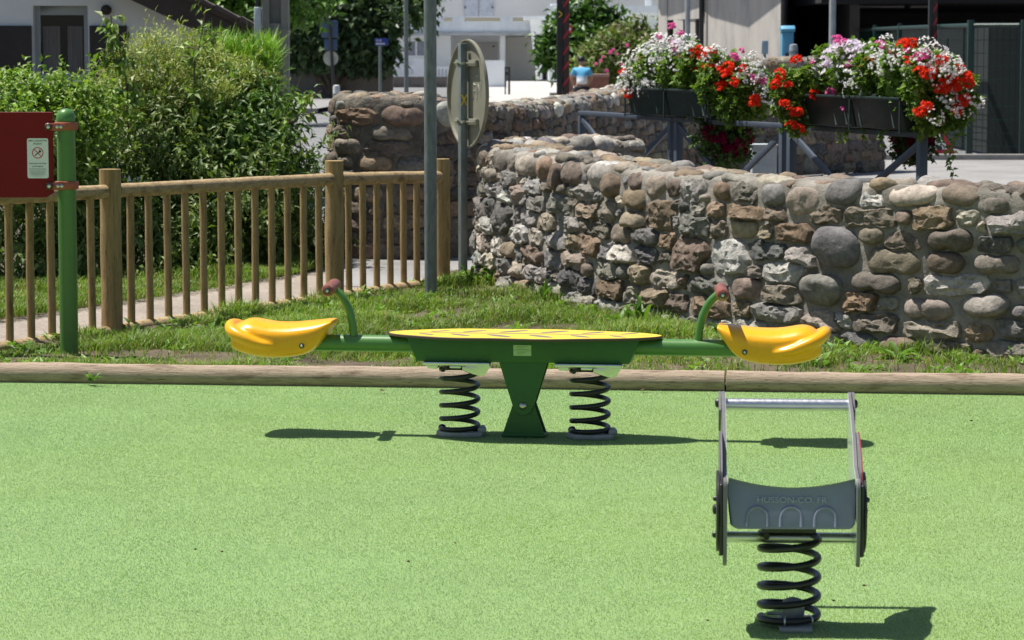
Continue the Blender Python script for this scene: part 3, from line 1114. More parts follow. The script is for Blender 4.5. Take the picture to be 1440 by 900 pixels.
GREY = [(0.38, 0.365, 0.33), (0.28, 0.27, 0.25), (0.50, 0.48, 0.43), (0.20, 0.195, 0.185), (0.42, 0.375, 0.30), (0.33, 0.285, 0.23)]
BROWN = [(0.235, 0.172, 0.115), (0.20, 0.155, 0.115), (0.26, 0.20, 0.135), (0.21, 0.155, 0.125), (0.19, 0.165, 0.135), (0.30, 0.245, 0.17), (0.16, 0.157, 0.155), (0.26, 0.245, 0.215), (0.22, 0.18, 0.14)]
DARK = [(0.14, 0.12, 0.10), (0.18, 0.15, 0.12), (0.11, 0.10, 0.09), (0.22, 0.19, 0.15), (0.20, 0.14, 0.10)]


class WallMap:
    def __init__(s, pts, Hs, thick, rc=0.07, depth=0.14):
        """pts: control points of the near face, left to right; Hs: heights there"""
        s.P = catmull(pts, 0.02)
        seg = np.linalg.norm(np.diff(s.P, axis=0), axis=1)
        s.S = np.concatenate([[0], np.cumsum(seg)])
        T = np.gradient(s.P, axis=0)
        # smooth the direction a little so that stones stay whole round bends
        T = T / np.linalg.norm(T, axis=1, keepdims=True)
        ker = np.ones(9) / 9
        for a in range(2):
            T[:, a] = np.convolve(np.pad(T[:, a], 4, mode='edge'), ker, 'valid')
        T = T / np.linalg.norm(T, axis=1, keepdims=True)
        s.Nn = np.stack([T[:, 1], -T[:, 0]], 1)
        ck = [np.argmin(np.linalg.norm(s.P - np.array(p), axis=1)) for p in pts]
        s.H = np.interp(np.arange(len(s.P)), ck, Hs)
        s.H0 = float(np.mean(Hs))
        s.rc, s.thick, s.depth = rc, thick, depth
        s.len = s.S[-1]
        s.vmax = s.H0 + thick + 0.25

    def at(s, u, v):
        u = np.clip(u, 0, s.len)
        p = np.stack([np.interp(u, s.S, s.P[:, i]) for i in (0, 1)], 1)
        n = unit(np.stack([np.interp(u, s.S, s.Nn[:, i]) for i in (0, 1)], 1))
        H = np.interp(u, s.S, s.H)
        rc = s.rc
        L1 = s.H0 - rc            # straight face
        La = rc * PI / 2
        L2 = s.thick - 2 * rc
        out = np.zeros(len(u))     # offset along outward normal
        z = np.zeros(len(u))
        no = np.zeros(len(u))
        nz = np.zeros(len(u))
        sc = (H - rc) / L1
        a = v < L1
        out[a] = 0.05 * (1 - v[a] / L1)
        z[a] = v[a] * sc[a]
        no[a] = 1
        b = (v >= L1) & (v < L1 + La)
        t = (v[b] - L1) / rc
        out[b] = -rc + rc * np.cos(t)
        z[b] = H[b] - rc + rc * np.sin(t)
        no[b] = np.cos(t)
        nz[b] = np.sin(t)
        c = (v >= L1 + La) & (v < L1 + La + L2)
        out[c] = -rc - (v[c] - L1 - La)
        z[c] = H[c]
        nz[c] = 1
        d = (v >= L1 + La + L2) & (v < L1 + 2 * La + L2)
        t = (v[d] - L1 - La - L2) / rc
        out[d] = -rc - L2 - rc * np.sin(t)
        z[d] = H[d] - rc + rc * np.cos(t)
        no[d] = -np.sin(t)
        nz[d] = np.cos(t)
        e = v >= L1 + 2 * La + L2
        out[e] = -s.thick
        z[e] = H[e] - rc - (v[e] - L1 - 2 * La - L2)
        no[e] = -1
        P3 = np.concatenate([p + n * out[:, None], z[:, None]], 1)
        N3 = np.concatenate([n * no[:, None], nz[:, None]], 1)
        return P3, N3


def rubble(wm, wall, seed, amin, amax, pal_of, cob_of, gap=0.013, fill=14000, u0=0.0, u1=None, prot=(0.035, 0.075), mortar=None):
    rg = np.random.default_rng(seed)
    u1 = wm.len if u1 is None else u1
    du = 0.012
    nu, nv = int((u1 - u0) / du), int(wm.vmax / du)
    occ = np.zeros((nu, nv), bool)
    st = []
    top0 = wm.H0 - wm.rc - 0.05
    for it in range(fill):
        fr = it / fill
        a = (amax * (1 - fr) ** 1.6 + amin) * rg.uniform(0.75, 1.15)
        b_ = float(np.clip(a * rg.uniform(0.45, 0.75), 0.032, 0.078))
        uc, vc = rg.uniform(u0, u1), rg.uniform(0.02, wm.vmax)
        if vc > top0 - 0.03 and fr < 0.75:
            vc = top0 + 0.045 + rg.integers(0, 4) * 0.13 if rg.random() < 0.6 else vc
            a = max(a * 0.85, 0.07); b_ = min(b_, 0.068)
        if vc < top0 - 0.03:
            # rough courses, with now and then a block two courses high
            ch = 0.118
            if fr < 0.5 and rg.random() < 0.12:
                vc = (np.floor(vc / ch) + 1.0) * ch + rg.normal() * 0.010
                b_ = rg.uniform(0.078, 0.098)
            else:
                vc = (np.floor(vc / ch) + 0.5) * ch + rg.normal() * 0.012
                b_ = min(b_, rg.uniform(0.040, 0.058))
        i0, i1 = int((uc - u0 - a) / du), int((uc - u0 + a) / du)
        j0, j1 = int((vc - b_) / du), int((vc + b_) / du)
        if i0 < 0 or j0 < 0 or i1 >= nu or j1 >= nv: continue
        ui = (np.arange(i0, i1 + 1) * du + u0 - uc) / a
        vj = (np.arange(j0, j1 + 1) * du - vc) / b_
        el = (np.abs(ui)[:, None] ** 3.4 + np.abs(vj)[None, :] ** 3.4) < 1
        sub = occ[i0:i1 + 1, j0:j1 + 1]
        if (sub & el).any(): continue
        occ[i0:i1 + 1, j0:j1 + 1] |= el
        st.append((uc, vc, a, b_))
    st = np.array(st)
    # nearest-stone map, so that neighbours meet along shared joints
    own = np.full((nu, nv), -1)
    best = np.full((nu, nv), 9.0)
    for i, (uc, vc, a, b_) in enumerate(st):
        R = 1.75
        i0, i1 = max(0, int((uc - u0 - a * R) / du)), min(nu - 1, int((uc - u0 + a * R) / du))
        j0, j1 = max(0, int((vc - b_ * R) / du)), min(nv - 1, int((vc + b_ * R) / du))
        ui = (np.arange(i0, i1 + 1) * du + u0 - uc)
        vj = (np.arange(j0, j1 + 1) * du - vc)
        # distance to the ellipse edge, in metres
        q = ((np.abs(ui) / a)[:, None] ** 3.4 + (np.abs(vj) / b_)[None, :] ** 3.4) ** (1 / 3.4)
        dd = (q - 1) * min(a, b_)
        s_ = best[i0:i1 + 1, j0:j1 + 1]
        k = dd < s_
        s_[k] = dd[k]
        own[i0:i1 + 1, j0:j1 + 1][k] = i
    NA = 36
    rs = np.array([1.05, 1.0, 0.95, 0.88, 0.79, 0.68, 0.55, 0.40, 0.22, 0.0])
    NR = len(rs)
    th = np.arange(NA) * 2 * PI / NA
    VV = {0: [], 1: []}
    CC = {0: [], 1: []}
    RR, TT = np.meshgrid(rs, np.arange(NA), indexing='ij')
    for i, (uc, vc, a, b_) in enumerate(st):
        cob = rg.random() < cob_of(uc, vc)
        lim = rg.uniform(1.15, 1.6) if cob else rg.uniform(1.5, 2.2)
        rad = np.zeros(NA)
        for k, t in enumerate(th):
            ex = 1 / ((abs(math.cos(t)) / a) ** 3.0 + (abs(math.sin(t)) / b_) ** 3.0) ** (1 / 3.0)
            rr = ex * 0.7
            while rr < ex * lim:
                ii, jj = int((uc + rr * math.cos(t) - u0) / du), int((vc + rr * math.sin(t)) / du)
                if ii < 0 or jj < 0 or ii >= nu or jj >= nv or own[ii, jj] != i: break
                rr += du * 0.5
            rad[k] = max(rr - gap, 0.4 * ex)
        if cob:
            rad = (np.roll(rad, 1) + np.roll(rad, -1) + rad * 2 + np.roll(rad, 2) + np.roll(rad, -2)) / 6
            rad = (np.roll(rad, 2) + np.roll(rad, -2) + rad * 2) / 4
        else:
            rad = (np.roll(rad, 1) + np.roll(rad, -1) + rad * 3) / 5 * (1 + rg.uniform(-0.06, 0.06, NA))
        prt = rg.uniform(*prot) * min(1.0, 0.45 + b_ / 0.12)
        if vc > top0 + 0.02: prt *= 0.6
        r = RR * rad[TT]
        du_ = (r * np.cos(th[TT])).ravel()
        dv_ = (r * np.sin(th[TT])).ravel()
        uu, vv = uc + du_, vc + dv_
        rho = np.clip(RR, 0, 1).ravel()
        if cob:
            h = prt * 1.1 * np.clip(1 - rho ** rg.uniform(2.8, 4.5), 0, 1) ** 0.55
            t1, t2 = rg.uniform(-0.3, 0.3, 2)
            h = h * (1 + t1 * du_ / a + t2 * dv_ / b_)
        else:
            h = prt * np.clip(1 - rho ** rg.uniform(7, 12), 0, 1) ** 0.5
            # split faces: a few random planes cut the block
            for _ in range(rg.integers(4, 8)):
                ph = rg.uniform(0, 2 * PI)
                sl_ = rg.uniform(0.1, 0.9) * prt / b_
                c0_ = prt * rg.uniform(0.85, 1.3)
                h = np.minimum(h, c0_ - sl_ * (du_ * math.cos(ph) * b_ / a + dv_ * math.sin(ph)))
            h = np.maximum(h, prt * 0.5 * np.clip(1 - rho ** 10, 0, 1) ** 0.5)
        h[:NA] = -0.05
        P3, N3 = wm.at(uu, vv)
        Q = P3 + N3 * h[:, None]
        off = i * 7.31
        if cob:
            dsp = 0.014 * fbm(Q * 8 + off, 3, 2) + 0.0045 * fbm(Q * 26 + off, 4, 3)
        else:
            dsp = 0.011 * fbm(Q * 10 + off, 5, 3) + 0.010 * (0.6 - 2 * np.abs(fbm(Q * np.array([16, 16, 30]) + off, 9, 2))) + 0.004 * fbm(Q * 48 + off, 6, 2)
        dsp[:NA] = 0
        Q = Q + N3 * dsp[:, None]
        if not cob:
            Q = Q + (np.stack([fbm(Q * 15 + off, 12, 2), fbm(Q * 15 + off, 13, 2), fbm(Q * 15 + off, 14, 2)], 1) * 0.0045)
        pal = pal_of(uc, vc, cob, rg)
        c = np.array(pal[rg.integers(0, len(pal))]) * rg.uniform(0.75, 1.2) * (1 + rg.uniform(-0.04, 0.04, 3))
        c = np.clip(c * (1 + 0.22 * fbm(Q * 7 + off, 31, 3))[:, None], 0.01, 0.8)
        VV[int(cob)].append(Q)
        CC[int(cob)].append(c)
    r0, k0 = np.meshgrid(np.arange(NR - 1), np.arange(NA), indexing='ij')
    a = (r0 * NA + k0).ravel()
    b2 = (r0 * NA + (k0 + 1) % NA).ravel()
    Fq = np.stack([a, b2, b2 + NA, a + NA], 1)
    for key, nm, mt in ((0, 'rough_stones', M_stone), (1, 'cobbles', M_cobble)):
        if not VV[key]: continue
        n_ = len(VV[key])
        V = np.concatenate(VV[key])
        C = np.concatenate(CC[key])
        Fx = (np.arange(n_)[:, None, None] * (NR * NA) + Fq[None]).reshape(-1, 4)
        so_ = np_mesh(nm, V, Fx, mt, wall, C, smooth=True, world=True)
        if key == 0: so_.data.set_sharp_from_angle(angle=math.radians(24))
    # mortar bed
    us = np.arange(u0, u1 + 0.001, 0.02)
    vv = np.arange(0, wm.vmax, 0.02)
    U, Vv = np.meshgrid(us, vv, indexing='ij')
    P3, N3 = wm.at(U.ravel(), Vv.ravel())
    P3 = P3 + N3 * (0.008 * fbm(P3 * 9, 61, 3) + 0.006 * fbm(P3 * 30, 63, 2) + 0.004 + 0.012 * (P3[:, 2] > wm.H0 - 0.05))[:, None]
    nu_, nv_ = U.shape
    ii = np.arange(nu_ * nv_).reshape(nu_, nv_)
    Fm = np.stack([ii[:-1, :-1].ravel(), ii[1:, :-1].ravel(), ii[1:, 1:].ravel(), ii[:-1, 1:].ravel()], 1)
    np_mesh('mortar', P3, Fm, mortar or M_mortar, wall, None, smooth=True, world=True)
    return st


wp = [(0.75, 22.0), (0.28, 21.65), (-0.08, 21.1), (-0.20, 20.5), (-0.14, 19.9), (0.06, 19.25), (0.38, 18.35), (0.72, 17.5), (1.10, 16.75), (1.60, 15.98), (2.15, 15.40), (2.75, 15.02), (3.6, 14.75), (4.6, 14.6)]
wh = [0.965, 0.965, 0.965, 0.965, 0.965, 0.955, 0.935, 0.92, 0.91, 0.91, 0.91, 0.91, 0.905, 0.905]
wm1 = WallMap(wp, wh, 0.44)
wall1 = thing('stone_wall', 'curved sunlit rubble and cobble stone wall on the grass verge, nearer of the two', 'stone wall', (0.5, 18.0, 0))


def pal1(u, v, cob, rg):
    left = u < 4.2
    topv = v > wm1.H0 - 0.14
    if topv: return BROWN if rg.random() < 0.7 else GREY
    if cob: return BROWN if rg.random() < 0.8 else GREY
    return GREY if (left and rg.random() < 0.85) or rg.random() < 0.45 else BROWN


def cob1(u, v):
    if v > wm1.H0 - 0.14: return 0.8
    return 0.06 if u < 4.6 else 0.24


rubble(wm1, wall1, 11, 0.038, 0.135, pal1, cob1, fill=30000, prot=(0.04, 0.08))

wp2 = [(-0.9, 23.9), (-1.28, 23.5), (-1.44, 23.05), (-1.36, 22.68), (-1.0, 22.5), (-0.42, 22.75), (-0.02, 24.0), (0.30, 26.0), (0.75, 28.8), (1.45, 32.2), (2.5, 35.0), (3.7, 36.8), (4.75, 38.0), (5.0, 38.6)]
wh2 = [1.27, 1.27, 1.28, 1.28, 1.27, 1.24, 1.17, 1.14, 1.13, 1.18, 1.40, 1.50, 1.50, 1.48]
wm2 = WallMap(wp2, wh2, 0.46)
wall2 = thing('stone_wall', 'taller shaded rubble wall running away behind the fence and the flower boxes', 'stone wall', (-0.4, 22.8, 0))
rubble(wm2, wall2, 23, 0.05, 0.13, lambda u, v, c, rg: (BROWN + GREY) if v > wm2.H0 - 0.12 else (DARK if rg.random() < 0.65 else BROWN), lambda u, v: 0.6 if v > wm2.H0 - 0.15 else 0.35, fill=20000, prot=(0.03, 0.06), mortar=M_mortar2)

# ================================================================== railing with flower boxes
M_rail_ = mk('blue_grey_paint', (0.075, 0.092, 0.12), 0.45, var=0.1, scale=8, dirt=(0.36, 0.38, 0.40), dirt_scale=6, dirt_at=(0.64, 0.8))
RL, RR_ = Vector((0.615, 25.5, 0)), Vector((2.80, 19.35, 0))
RT = 1.10
dv = RR_ - RL
for i in range(3):
    a = RL + dv * (i / 3.0 + (0.006 if i else 0))
    b_ = RL + dv * ((i + 1) / 3.0 - (0.006 if i < 2 else 0))
    L = (b_ - a).length
    p = thing('bridge_railing', ['blue grey metal railing panel farthest away, left of the left flower box', 'blue grey metal railing panel in the middle, holding the left flower box', 'blue grey metal railing panel nearest, under the right flower box'][i],
              'railing', a, math.atan2(b_.y - a.y, b_.x - a.x), 'railing panels of the footbridge')
    MB().box((L / 2, 0, RT - 0.02), (L, 0.06, 0.04)).build('top_rail', M_rail_, p, bevel=0.003)
    for xx in (0.03, L - 0.03):
        MB().box((xx, 0, (RT - 0.04) / 2), (0.06, 0.06, RT - 0.042)).build('post', M_rail_, p, bevel=0.003)
    for xa, xb, yo in ((0.07, L - 0.07, -0.012), (L - 0.07, 0.07, 0.012)):
        q0, q1 = Vector((xa, yo, RT - 0.075)), Vector((xb, yo, 0.14))
        dd = q1 - q0
        rot = Matrix.Rotation(-math.atan2(dd.z, dd.x), 3, 'Y')
        MB().box((q0 + q1) / 2, (dd.length, 0.022, 0.05), rot).build('brace', M_rail_, p, bevel=0.003)
    MB().box((L / 2, 0, 0.09), (L - 0.125, 0.045, 0.045)).build('bottom_rail', M_rail_, p, bevel=0.003)

M_trough = mk('dark_green_plastic', (0.012, 0.027, 0.023), 0.5, var=0.15, scale=8, bmp=0.1, bscale=60)
M_lime = mk('lime_streak', (0.16, 0.23, 0.20), 0.8, var=0.4, scale=20)
M_leafg = attr_mat('geranium_leaf', 0.5, 0.3, 0.15, 20, spec=0.3)
M_petal = {}
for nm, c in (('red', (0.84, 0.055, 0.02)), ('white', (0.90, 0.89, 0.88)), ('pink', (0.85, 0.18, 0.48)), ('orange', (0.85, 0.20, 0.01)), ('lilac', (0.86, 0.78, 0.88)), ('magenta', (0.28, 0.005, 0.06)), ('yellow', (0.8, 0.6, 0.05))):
    pm_ = mk(nm + '_petal', c, 0.6, var=0.1, scale=30, spec=0.2)
    nt_ = pm_.node_tree
    tr_ = nt_.nodes.new('ShaderNodeBsdfTranslucent')
    tr_.inputs['Color'].default_value = rgba(c)
    mx_ = nt_.nodes.new('ShaderNodeMixShader')
    mx_.inputs[0].default_value = 0.45
    nt_.links.new(nt_.nodes['Principled BSDF'].outputs[0], mx_.inputs[1])
    nt_.links.new(tr_.outputs[0], mx_.inputs[2])
    nt_.links.new(mx_.outputs[0], nt_.nodes['Material Output'].inputs['Surface'])
    M_petal[nm] = pm_


def flower_mesh(name, R, npet, psize, seed, flat=0.7):
    rg = np.random.default_rng(seed)
    mb = MB()
    for i in range(npet):
        d = rg.normal(size=3)
        d[2] = abs(d[2]) * 0.9 + 0.05
        d /= np.linalg.norm(d)
        c = Vector(d * R * rg.uniform(0.7, 1.0)) * 1.0
        c.z *= flat
        nn = Vector(d) + Vector(rg.normal(size=3) * 0.35)
        nn.normalize()
        u = nn.orthogonal().normalized()
        v_ = nn.cross(u)
        k = rg.uniform(0, 6.28)
        vs_, fs_ = [c - nn * psize * 0.15], []
        for j in range(10):
            a = k + j * 2 * PI / 10
            r = psize * (0.62 if j % 2 else 0.36)
            vs_.append(c + (u * math.cos(a) + v_ * math.sin(a)) * r + nn * psize * (0.05 if j % 2 else 0.0))
        for j in range(10):
            fs_.append((0, 1 + j, 1 + (j + 1) % 10))
        mb.add(vs_, fs_)
    nf = len(mb.f)
    # pedicels, joined at the stalk
    b0 = len(mb.v)
    tips = [(i, p) for i, p in enumerate(list(mb.v)) if i % 11 == 0]
    mb.v.append(Vector((0, 0, -R * 0.5)))
    for i, q in tips:
        mb.v.append(q + Vector((0.002, 0.001, 0)))
        mb.f.append((b0, i, len(mb.v) - 1))
    me = bpy.data.meshes.new(name)
    me.from_pydata(mb.v, [], mb.f)
    me.polygons.foreach_set('material_index', np.array([0] * nf + [1] * (len(mb.f) - nf), dtype=np.int32))
    return me


UMBEL = [flower_mesh('umbel', 0.044, 20, 0.031, s) for s in range(3)]
SMALL = [flower_mesh('small_cluster', 0.095, 34, 0.0205, 10 + s, 0.6) for s in range(3)]


M_pedicel = mk('pedicel_green', (0.12, 0.20, 0.04), 0.6)


def recolour(ms, mat):
    out = []
    for m_ in ms:
        c = m_.copy()
        c.materials.append(mat)
        c.materials.append(M_pedicel)
        out.append(c)
    return out


HEADS = {k: recolour(UMBEL if k in ('red', 'pink', 'orange', 'lilac', 'magenta') else SMALL, M_petal[k]) for k in M_petal}
GER = [(0.13, 0.23, 0.035), (0.16, 0.27, 0.045), (0.095, 0.18, 0.03), (0.20, 0.30, 0.06)]


def on_rail(xpix):
    """point on the railing line that the photo shows at this column"""
    k = (xpix - CX) / F
    # X = k' Y, with the small pitch ignored
    t = (k * RL.y - RL.x) / (dv.x - k * dv.y)
    return RL + dv * t


def flower_box(lab, labp, x0, x1, seed, heads, lobes, ntrough, trail):
    a, b_ = on_rail(x0), on_rail(x1)
    L = (b_ - a).length
    ang = math.atan2(b_.y - a.y, b_.x - a.x)
    box = thing('planter_box', lab, 'planter', (a.x, a.y, RT), ang, 'flower boxes on the railing')
    w0, w1, hh = 0.12, 0.165, 0.215
    LT = L / ntrough
    for k in range(ntrough):
        q0, q1 = k * LT + 0.012, (k + 1) * LT - 0.012
        mb = MB()
        vs_ = []
        for (yy, zz) in ((-w0, 0.0), (w0, 0.0), (w1, hh), (w1 + .012, hh), (w1 + .012, hh - .03)):
            pass
        sec_ = [(-w0, 0.012), (w0, 0.012), (w1, hh), (w1 + 0.012, hh), (w1 + 0.012, hh + 0.02), (w1 - 0.01, hh + 0.02), (w1 - 0.02, hh - 0.03), (-w1 + 0.02, hh - 0.03), (-w1 + 0.01, hh + 0.02), (-w1 - 0.012, hh + 0.02), (-w1 - 0.012, hh), (-w1, hh)]
        mb.prism(sec_, lambda u, v_, d: (d, u, v_), q0, q1)
        tr = mb.build('trough', M_trough, box, bevel=0.004)
        mb = MB()
        rg = np.random.default_rng(seed + k)
        for j in range(3):
            xx = rg.uniform(q0 + 0.04, q1 - 0.04)
            hs = rg.uniform(0.05, 0.13)
            ww = rg.uniform(0.006, 0.016)
            fy = lambda z: -(w0 + (w1 - w0) * (z - 0.012) / (hh - 0.012)) - 0.0015
            z0_ = rg.uniform(0.018, 0.04)
            zs_ = [z0_, z0_ + hs * .4, z0_ + hs]
            pr = [(xx - ww, zs_[0]), (xx + ww, zs_[0]), (xx + ww * .7, zs_[1]), (xx + ww * .15, zs_[2]), (xx - ww * .3, zs_[2] * .96), (xx - ww * .8, zs_[1])]
            mb.add([(u, fy(z), z) for u, z in pr], [tuple(range(len(pr)))])
        mb.build('lime_streaks', M_lime, tr, smooth=False)
    for xx in (0.0, L * 0.5, L):
        mb = MB()
        mb.box((xx, -w1 - 0.008 + 0.0, 0.10), (0.018, 0.008, 0.22))
        mb.box((xx, 0, 0.004), (0.018, 0.34, 0.008))
        mb.build('bracket', M_trough, box)
    mb = MB()
    mb.prism([(-w1 + 0.021, hh - 0.06), (w1 - 0.021, hh - 0.06), (w1 - 0.021, hh - 0.01), (-w1 + 0.021, hh - 0.01)], lambda u, v_, d: (d, u, v_), 0.03, L - 0.03)
    mb.build('soil', M_earth, box)
    # plants: foliage and flower heads
    Ym = (a.y + b_.y) / 2
    pl = thing('geranium_planting', labp, 'flowers', (a.x, a.y, RT + 0.15), 0, 'flowers in the railing boxes')
    lo = []
    for (X_, Y_, r_) in lobes:
        Yd = on_rail(min(max(X_, x0 - 8), x1 + 8)).y
        s_ = F / Yd
        c = px(X_, Y_, Yd)
        lo.append((c, (r_ / s_, 0.14, r_ / s_ * 0.9)))
    A_ = crown(lo, 13000, 0.05, GER, droop=0.15, ratio=0.85, per=6, twig=0.05, inner=0.35, rough=0.3, up=0.4)
    np_mesh('foliage', A_[0], A_[1], M_leafg, pl, A_[2], world=True)
    # trailing stems
    P_, D_, N_ = [], [], []
    rg = np.random.default_rng(seed + 50)
    mb = MB()
    for (X_, Y0_, Y1_) in trail:
        Yd = on_rail(min(max(X_, x0), x1)).y - 0.17
        n_ = int((Y1_ - Y0_) / 4)
        pts_ = []
        for j in range(n_ + 1):
            q = px(X_ + 3 * math.sin(j * 0.9 + X_), Y0_ + (Y1_ - Y0_) * j / max(1, n_), Yd)
            pts_.append(q)
            for _ in range(2):
                P_.append(q); D_.append((rg.uniform(-1, 1), rg.uniform(-1, 0.3), rg.uniform(-0.7, 0.2))); N_.append((0, -0.6, 0.8))
        if len(pts_) > 1: mb.tube(pts_, 0.0025, 5)
    m_ = len(P_)
    if m_:
        A_ = leaf_arrays(np.array(P_), np.array(D_), np.array(N_), rg.uniform(0.03, 0.05, m_), rg.uniform(0.022, 0.032, m_), pick_cols(m_, GER))
        tv = np_mesh('trailing_leaves', A_[0], A_[1], M_leafg, pl, A_[2], world=True)
        mb.build('stem', mk('stem_green', (0.08, 0.13, 0.03), 0.6), pl, world=True)
    off = origin(pl)
    for (X_, Y_, col, sz) in heads:
        Yd = on_rail(min(max(X_, x0 - 8), x1 + 8)).y - 0.23 - rg.uniform(0, 0.07)
        q = px(X_, Y_, Yd)
        o = bpy.data.objects.new('flower_head', HEADS[col][rg.integers(0, 3)])
        COL.objects.link(o)
        o.parent = pl
        o.location = q - off
        o.rotation_euler = (rg.uniform(0.3, 1.1), rg.uniform(-0.4, 0.4), rg.uniform(0, 6.28) * 0.1)
        sz *= 1.25 if col == 'white' else (1.05 if col == 'lilac' else 0.82)
        o.scale = (sz, sz, sz)
    return pl


def around(pts, col, sz, jit=4, rep=1, seed=0):
    rg = np.random.default_rng(seed)
    out = []
    for x, y in pts:
        for _ in range(rep):
            out.append((x + rg.uniform(-jit, jit), y + rg.uniform(-jit, jit), col, sz * rg.uniform(0.8, 1.2)))
    return out


h1 = []
h1 += around([(905, 80), (915, 70), (925, 92), (897, 95), (890, 108), (905, 105), (885, 118), (918, 112), (930, 75), (940, 62), (950, 68), (958, 78), (938, 98), (910, 125), (928, 62), (965, 64), (975, 72), (1000, 78), (895, 85), (922, 80)], 'white', 0.95, 4, 2, 1)
h1 += around([(1060, 88), (1064, 100), (1056, 110), (1070, 128), (1076, 140), (1048, 96), (1072, 118), (952, 88), (944, 78), (912, 122), (1010, 72)], 'white', 0.8, 4, 1, 2)
h1 += around([(946, 38), (956, 48), (926, 55), (948, 60), (950, 68), (1030, 80), (1042, 72), (1034, 84), (1062, 112), (1072, 116), (1057, 110)], 'pink', 0.95, 2, 1, 3)
h1 += around([(973, 76), (985, 70), (998, 74), (990, 94), (1004, 90), (1021, 102), (1027, 93), (1043, 96), (1032, 116), (874, 103), (883, 131), (1013, 122), (1062, 138), (1061, 146), (903, 84), (980, 98), (1012, 98), (990, 78)], 'red', 1.25, 2, 1, 4)
h1 += around([(946, 98), (968, 96), (954, 84)], 'orange', 0.8, 3, 1, 5)
h1 += around([(938, 66), (954, 60), (932, 88), (918, 88)], 'lilac', 1.1, 2, 1, 6)
l1 = [(905, 110, 26), (930, 95, 32), (960, 92, 34), (990, 100, 34), (1020, 112, 34), (1050, 125, 30), (1062, 142, 22), (1035, 150, 24), (900, 125, 16), (1000, 128, 20), (1015, 140, 22), (925, 112, 20), (938, 122, 13), (985, 128, 15)]
t1 = [(1040, 150, 185), (1055, 150, 172), (1020, 148, 180), (1068, 150, 168)]
flower_box('dark green lime-stained flower box on the left of the two railing boxes', 'geraniums with many white flowers to the left and red ones to the right, left box', 905, 1020, 3, h1, l1, 2, t1)

h2 = []
h2 += around([(1170, 78), (1180, 72), (1190, 70), (1200, 66), (1208, 72), (1160, 86), (1150, 92), (1172, 90), (1186, 84), (1200, 82), (1212, 80), (1146, 102), (1166, 108)], 'lilac', 1.25, 3, 1, 11)
h2 += around([(1236, 78), (1245, 86), (1252, 80), (1262, 92), (1238, 90), (1296, 82), (1316, 74), (1330, 84), (1338, 88), (1340, 96), (1322, 94), (1250, 98), (1195, 112), (1205, 120), (1210, 110), (1186, 100), (1192, 98), (1326, 106), (1334, 142), (1312, 160), (1326, 132), (1366, 138), (1276, 80), (1228, 72), (1246, 58), (1352, 152), (1304, 66), (1200, 126), (1216, 118)], 'white', 0.85, 3, 1, 12)
h2 += around([(1175, 54), (1186, 62), (1238, 66), (1143, 90), (1170, 130), (1188, 152), (1192, 90), (1290, 78), (1300, 78), (1274, 68), (1256, 76), (1302, 74)], 'pink', 1.05, 2, 1, 13)
h2 += around([(1118, 85), (1095, 104), (1090, 118), (1107, 119), (1102, 145), (1146, 135), (1150, 142), (1112, 158), (1122, 160), (1222, 86), (1218, 94), (1276, 84), (1270, 64), (1282, 62), (1326, 84), (1296, 100), (1304, 104), (1350, 98), (1360, 108), (1364, 116), (1328, 120), (1338, 116), (1322, 126), (1344, 126), (1352, 146), (1344, 154), (1298, 154), (1304, 150), (1294, 158), (1356, 140), (1116, 178), (1126, 182), (1310, 98)], 'red', 1.3, 2, 1, 14)
h2 += around([(1240, 102), (1155, 104)], 'orange', 0.7, 2, 1, 15)
l2 = [(1105, 120, 22), (1110, 150, 22), (1140, 120, 28), (1170, 100, 34), (1205, 95, 36), (1240, 100, 36), (1275, 100, 36), (1310, 110, 38), (1340, 130, 32), (1335, 155, 30), (1120, 172, 16), (1310, 160, 26), (1250, 128, 16), (1275, 140, 22), (1290, 150, 24), (1180, 122, 18), (1205, 128, 13), (1232, 124, 14)]
t2 = [(1340, 160, 205), (1338, 205, 256), (1325, 170, 212), (1260, 140, 158), (1200, 132, 150), (1190, 180, 196), (1180, 183, 200), (1352, 160, 190), (1110, 170, 190), (1212, 180, 192), (1240, 182, 205)]
flower_box('dark green lime-stained flower box on the right of the two railing boxes', 'geraniums with pink, lilac and large red heads and trailing stems, right box', 1158, 1296, 4, h2, l2, 2, t2)

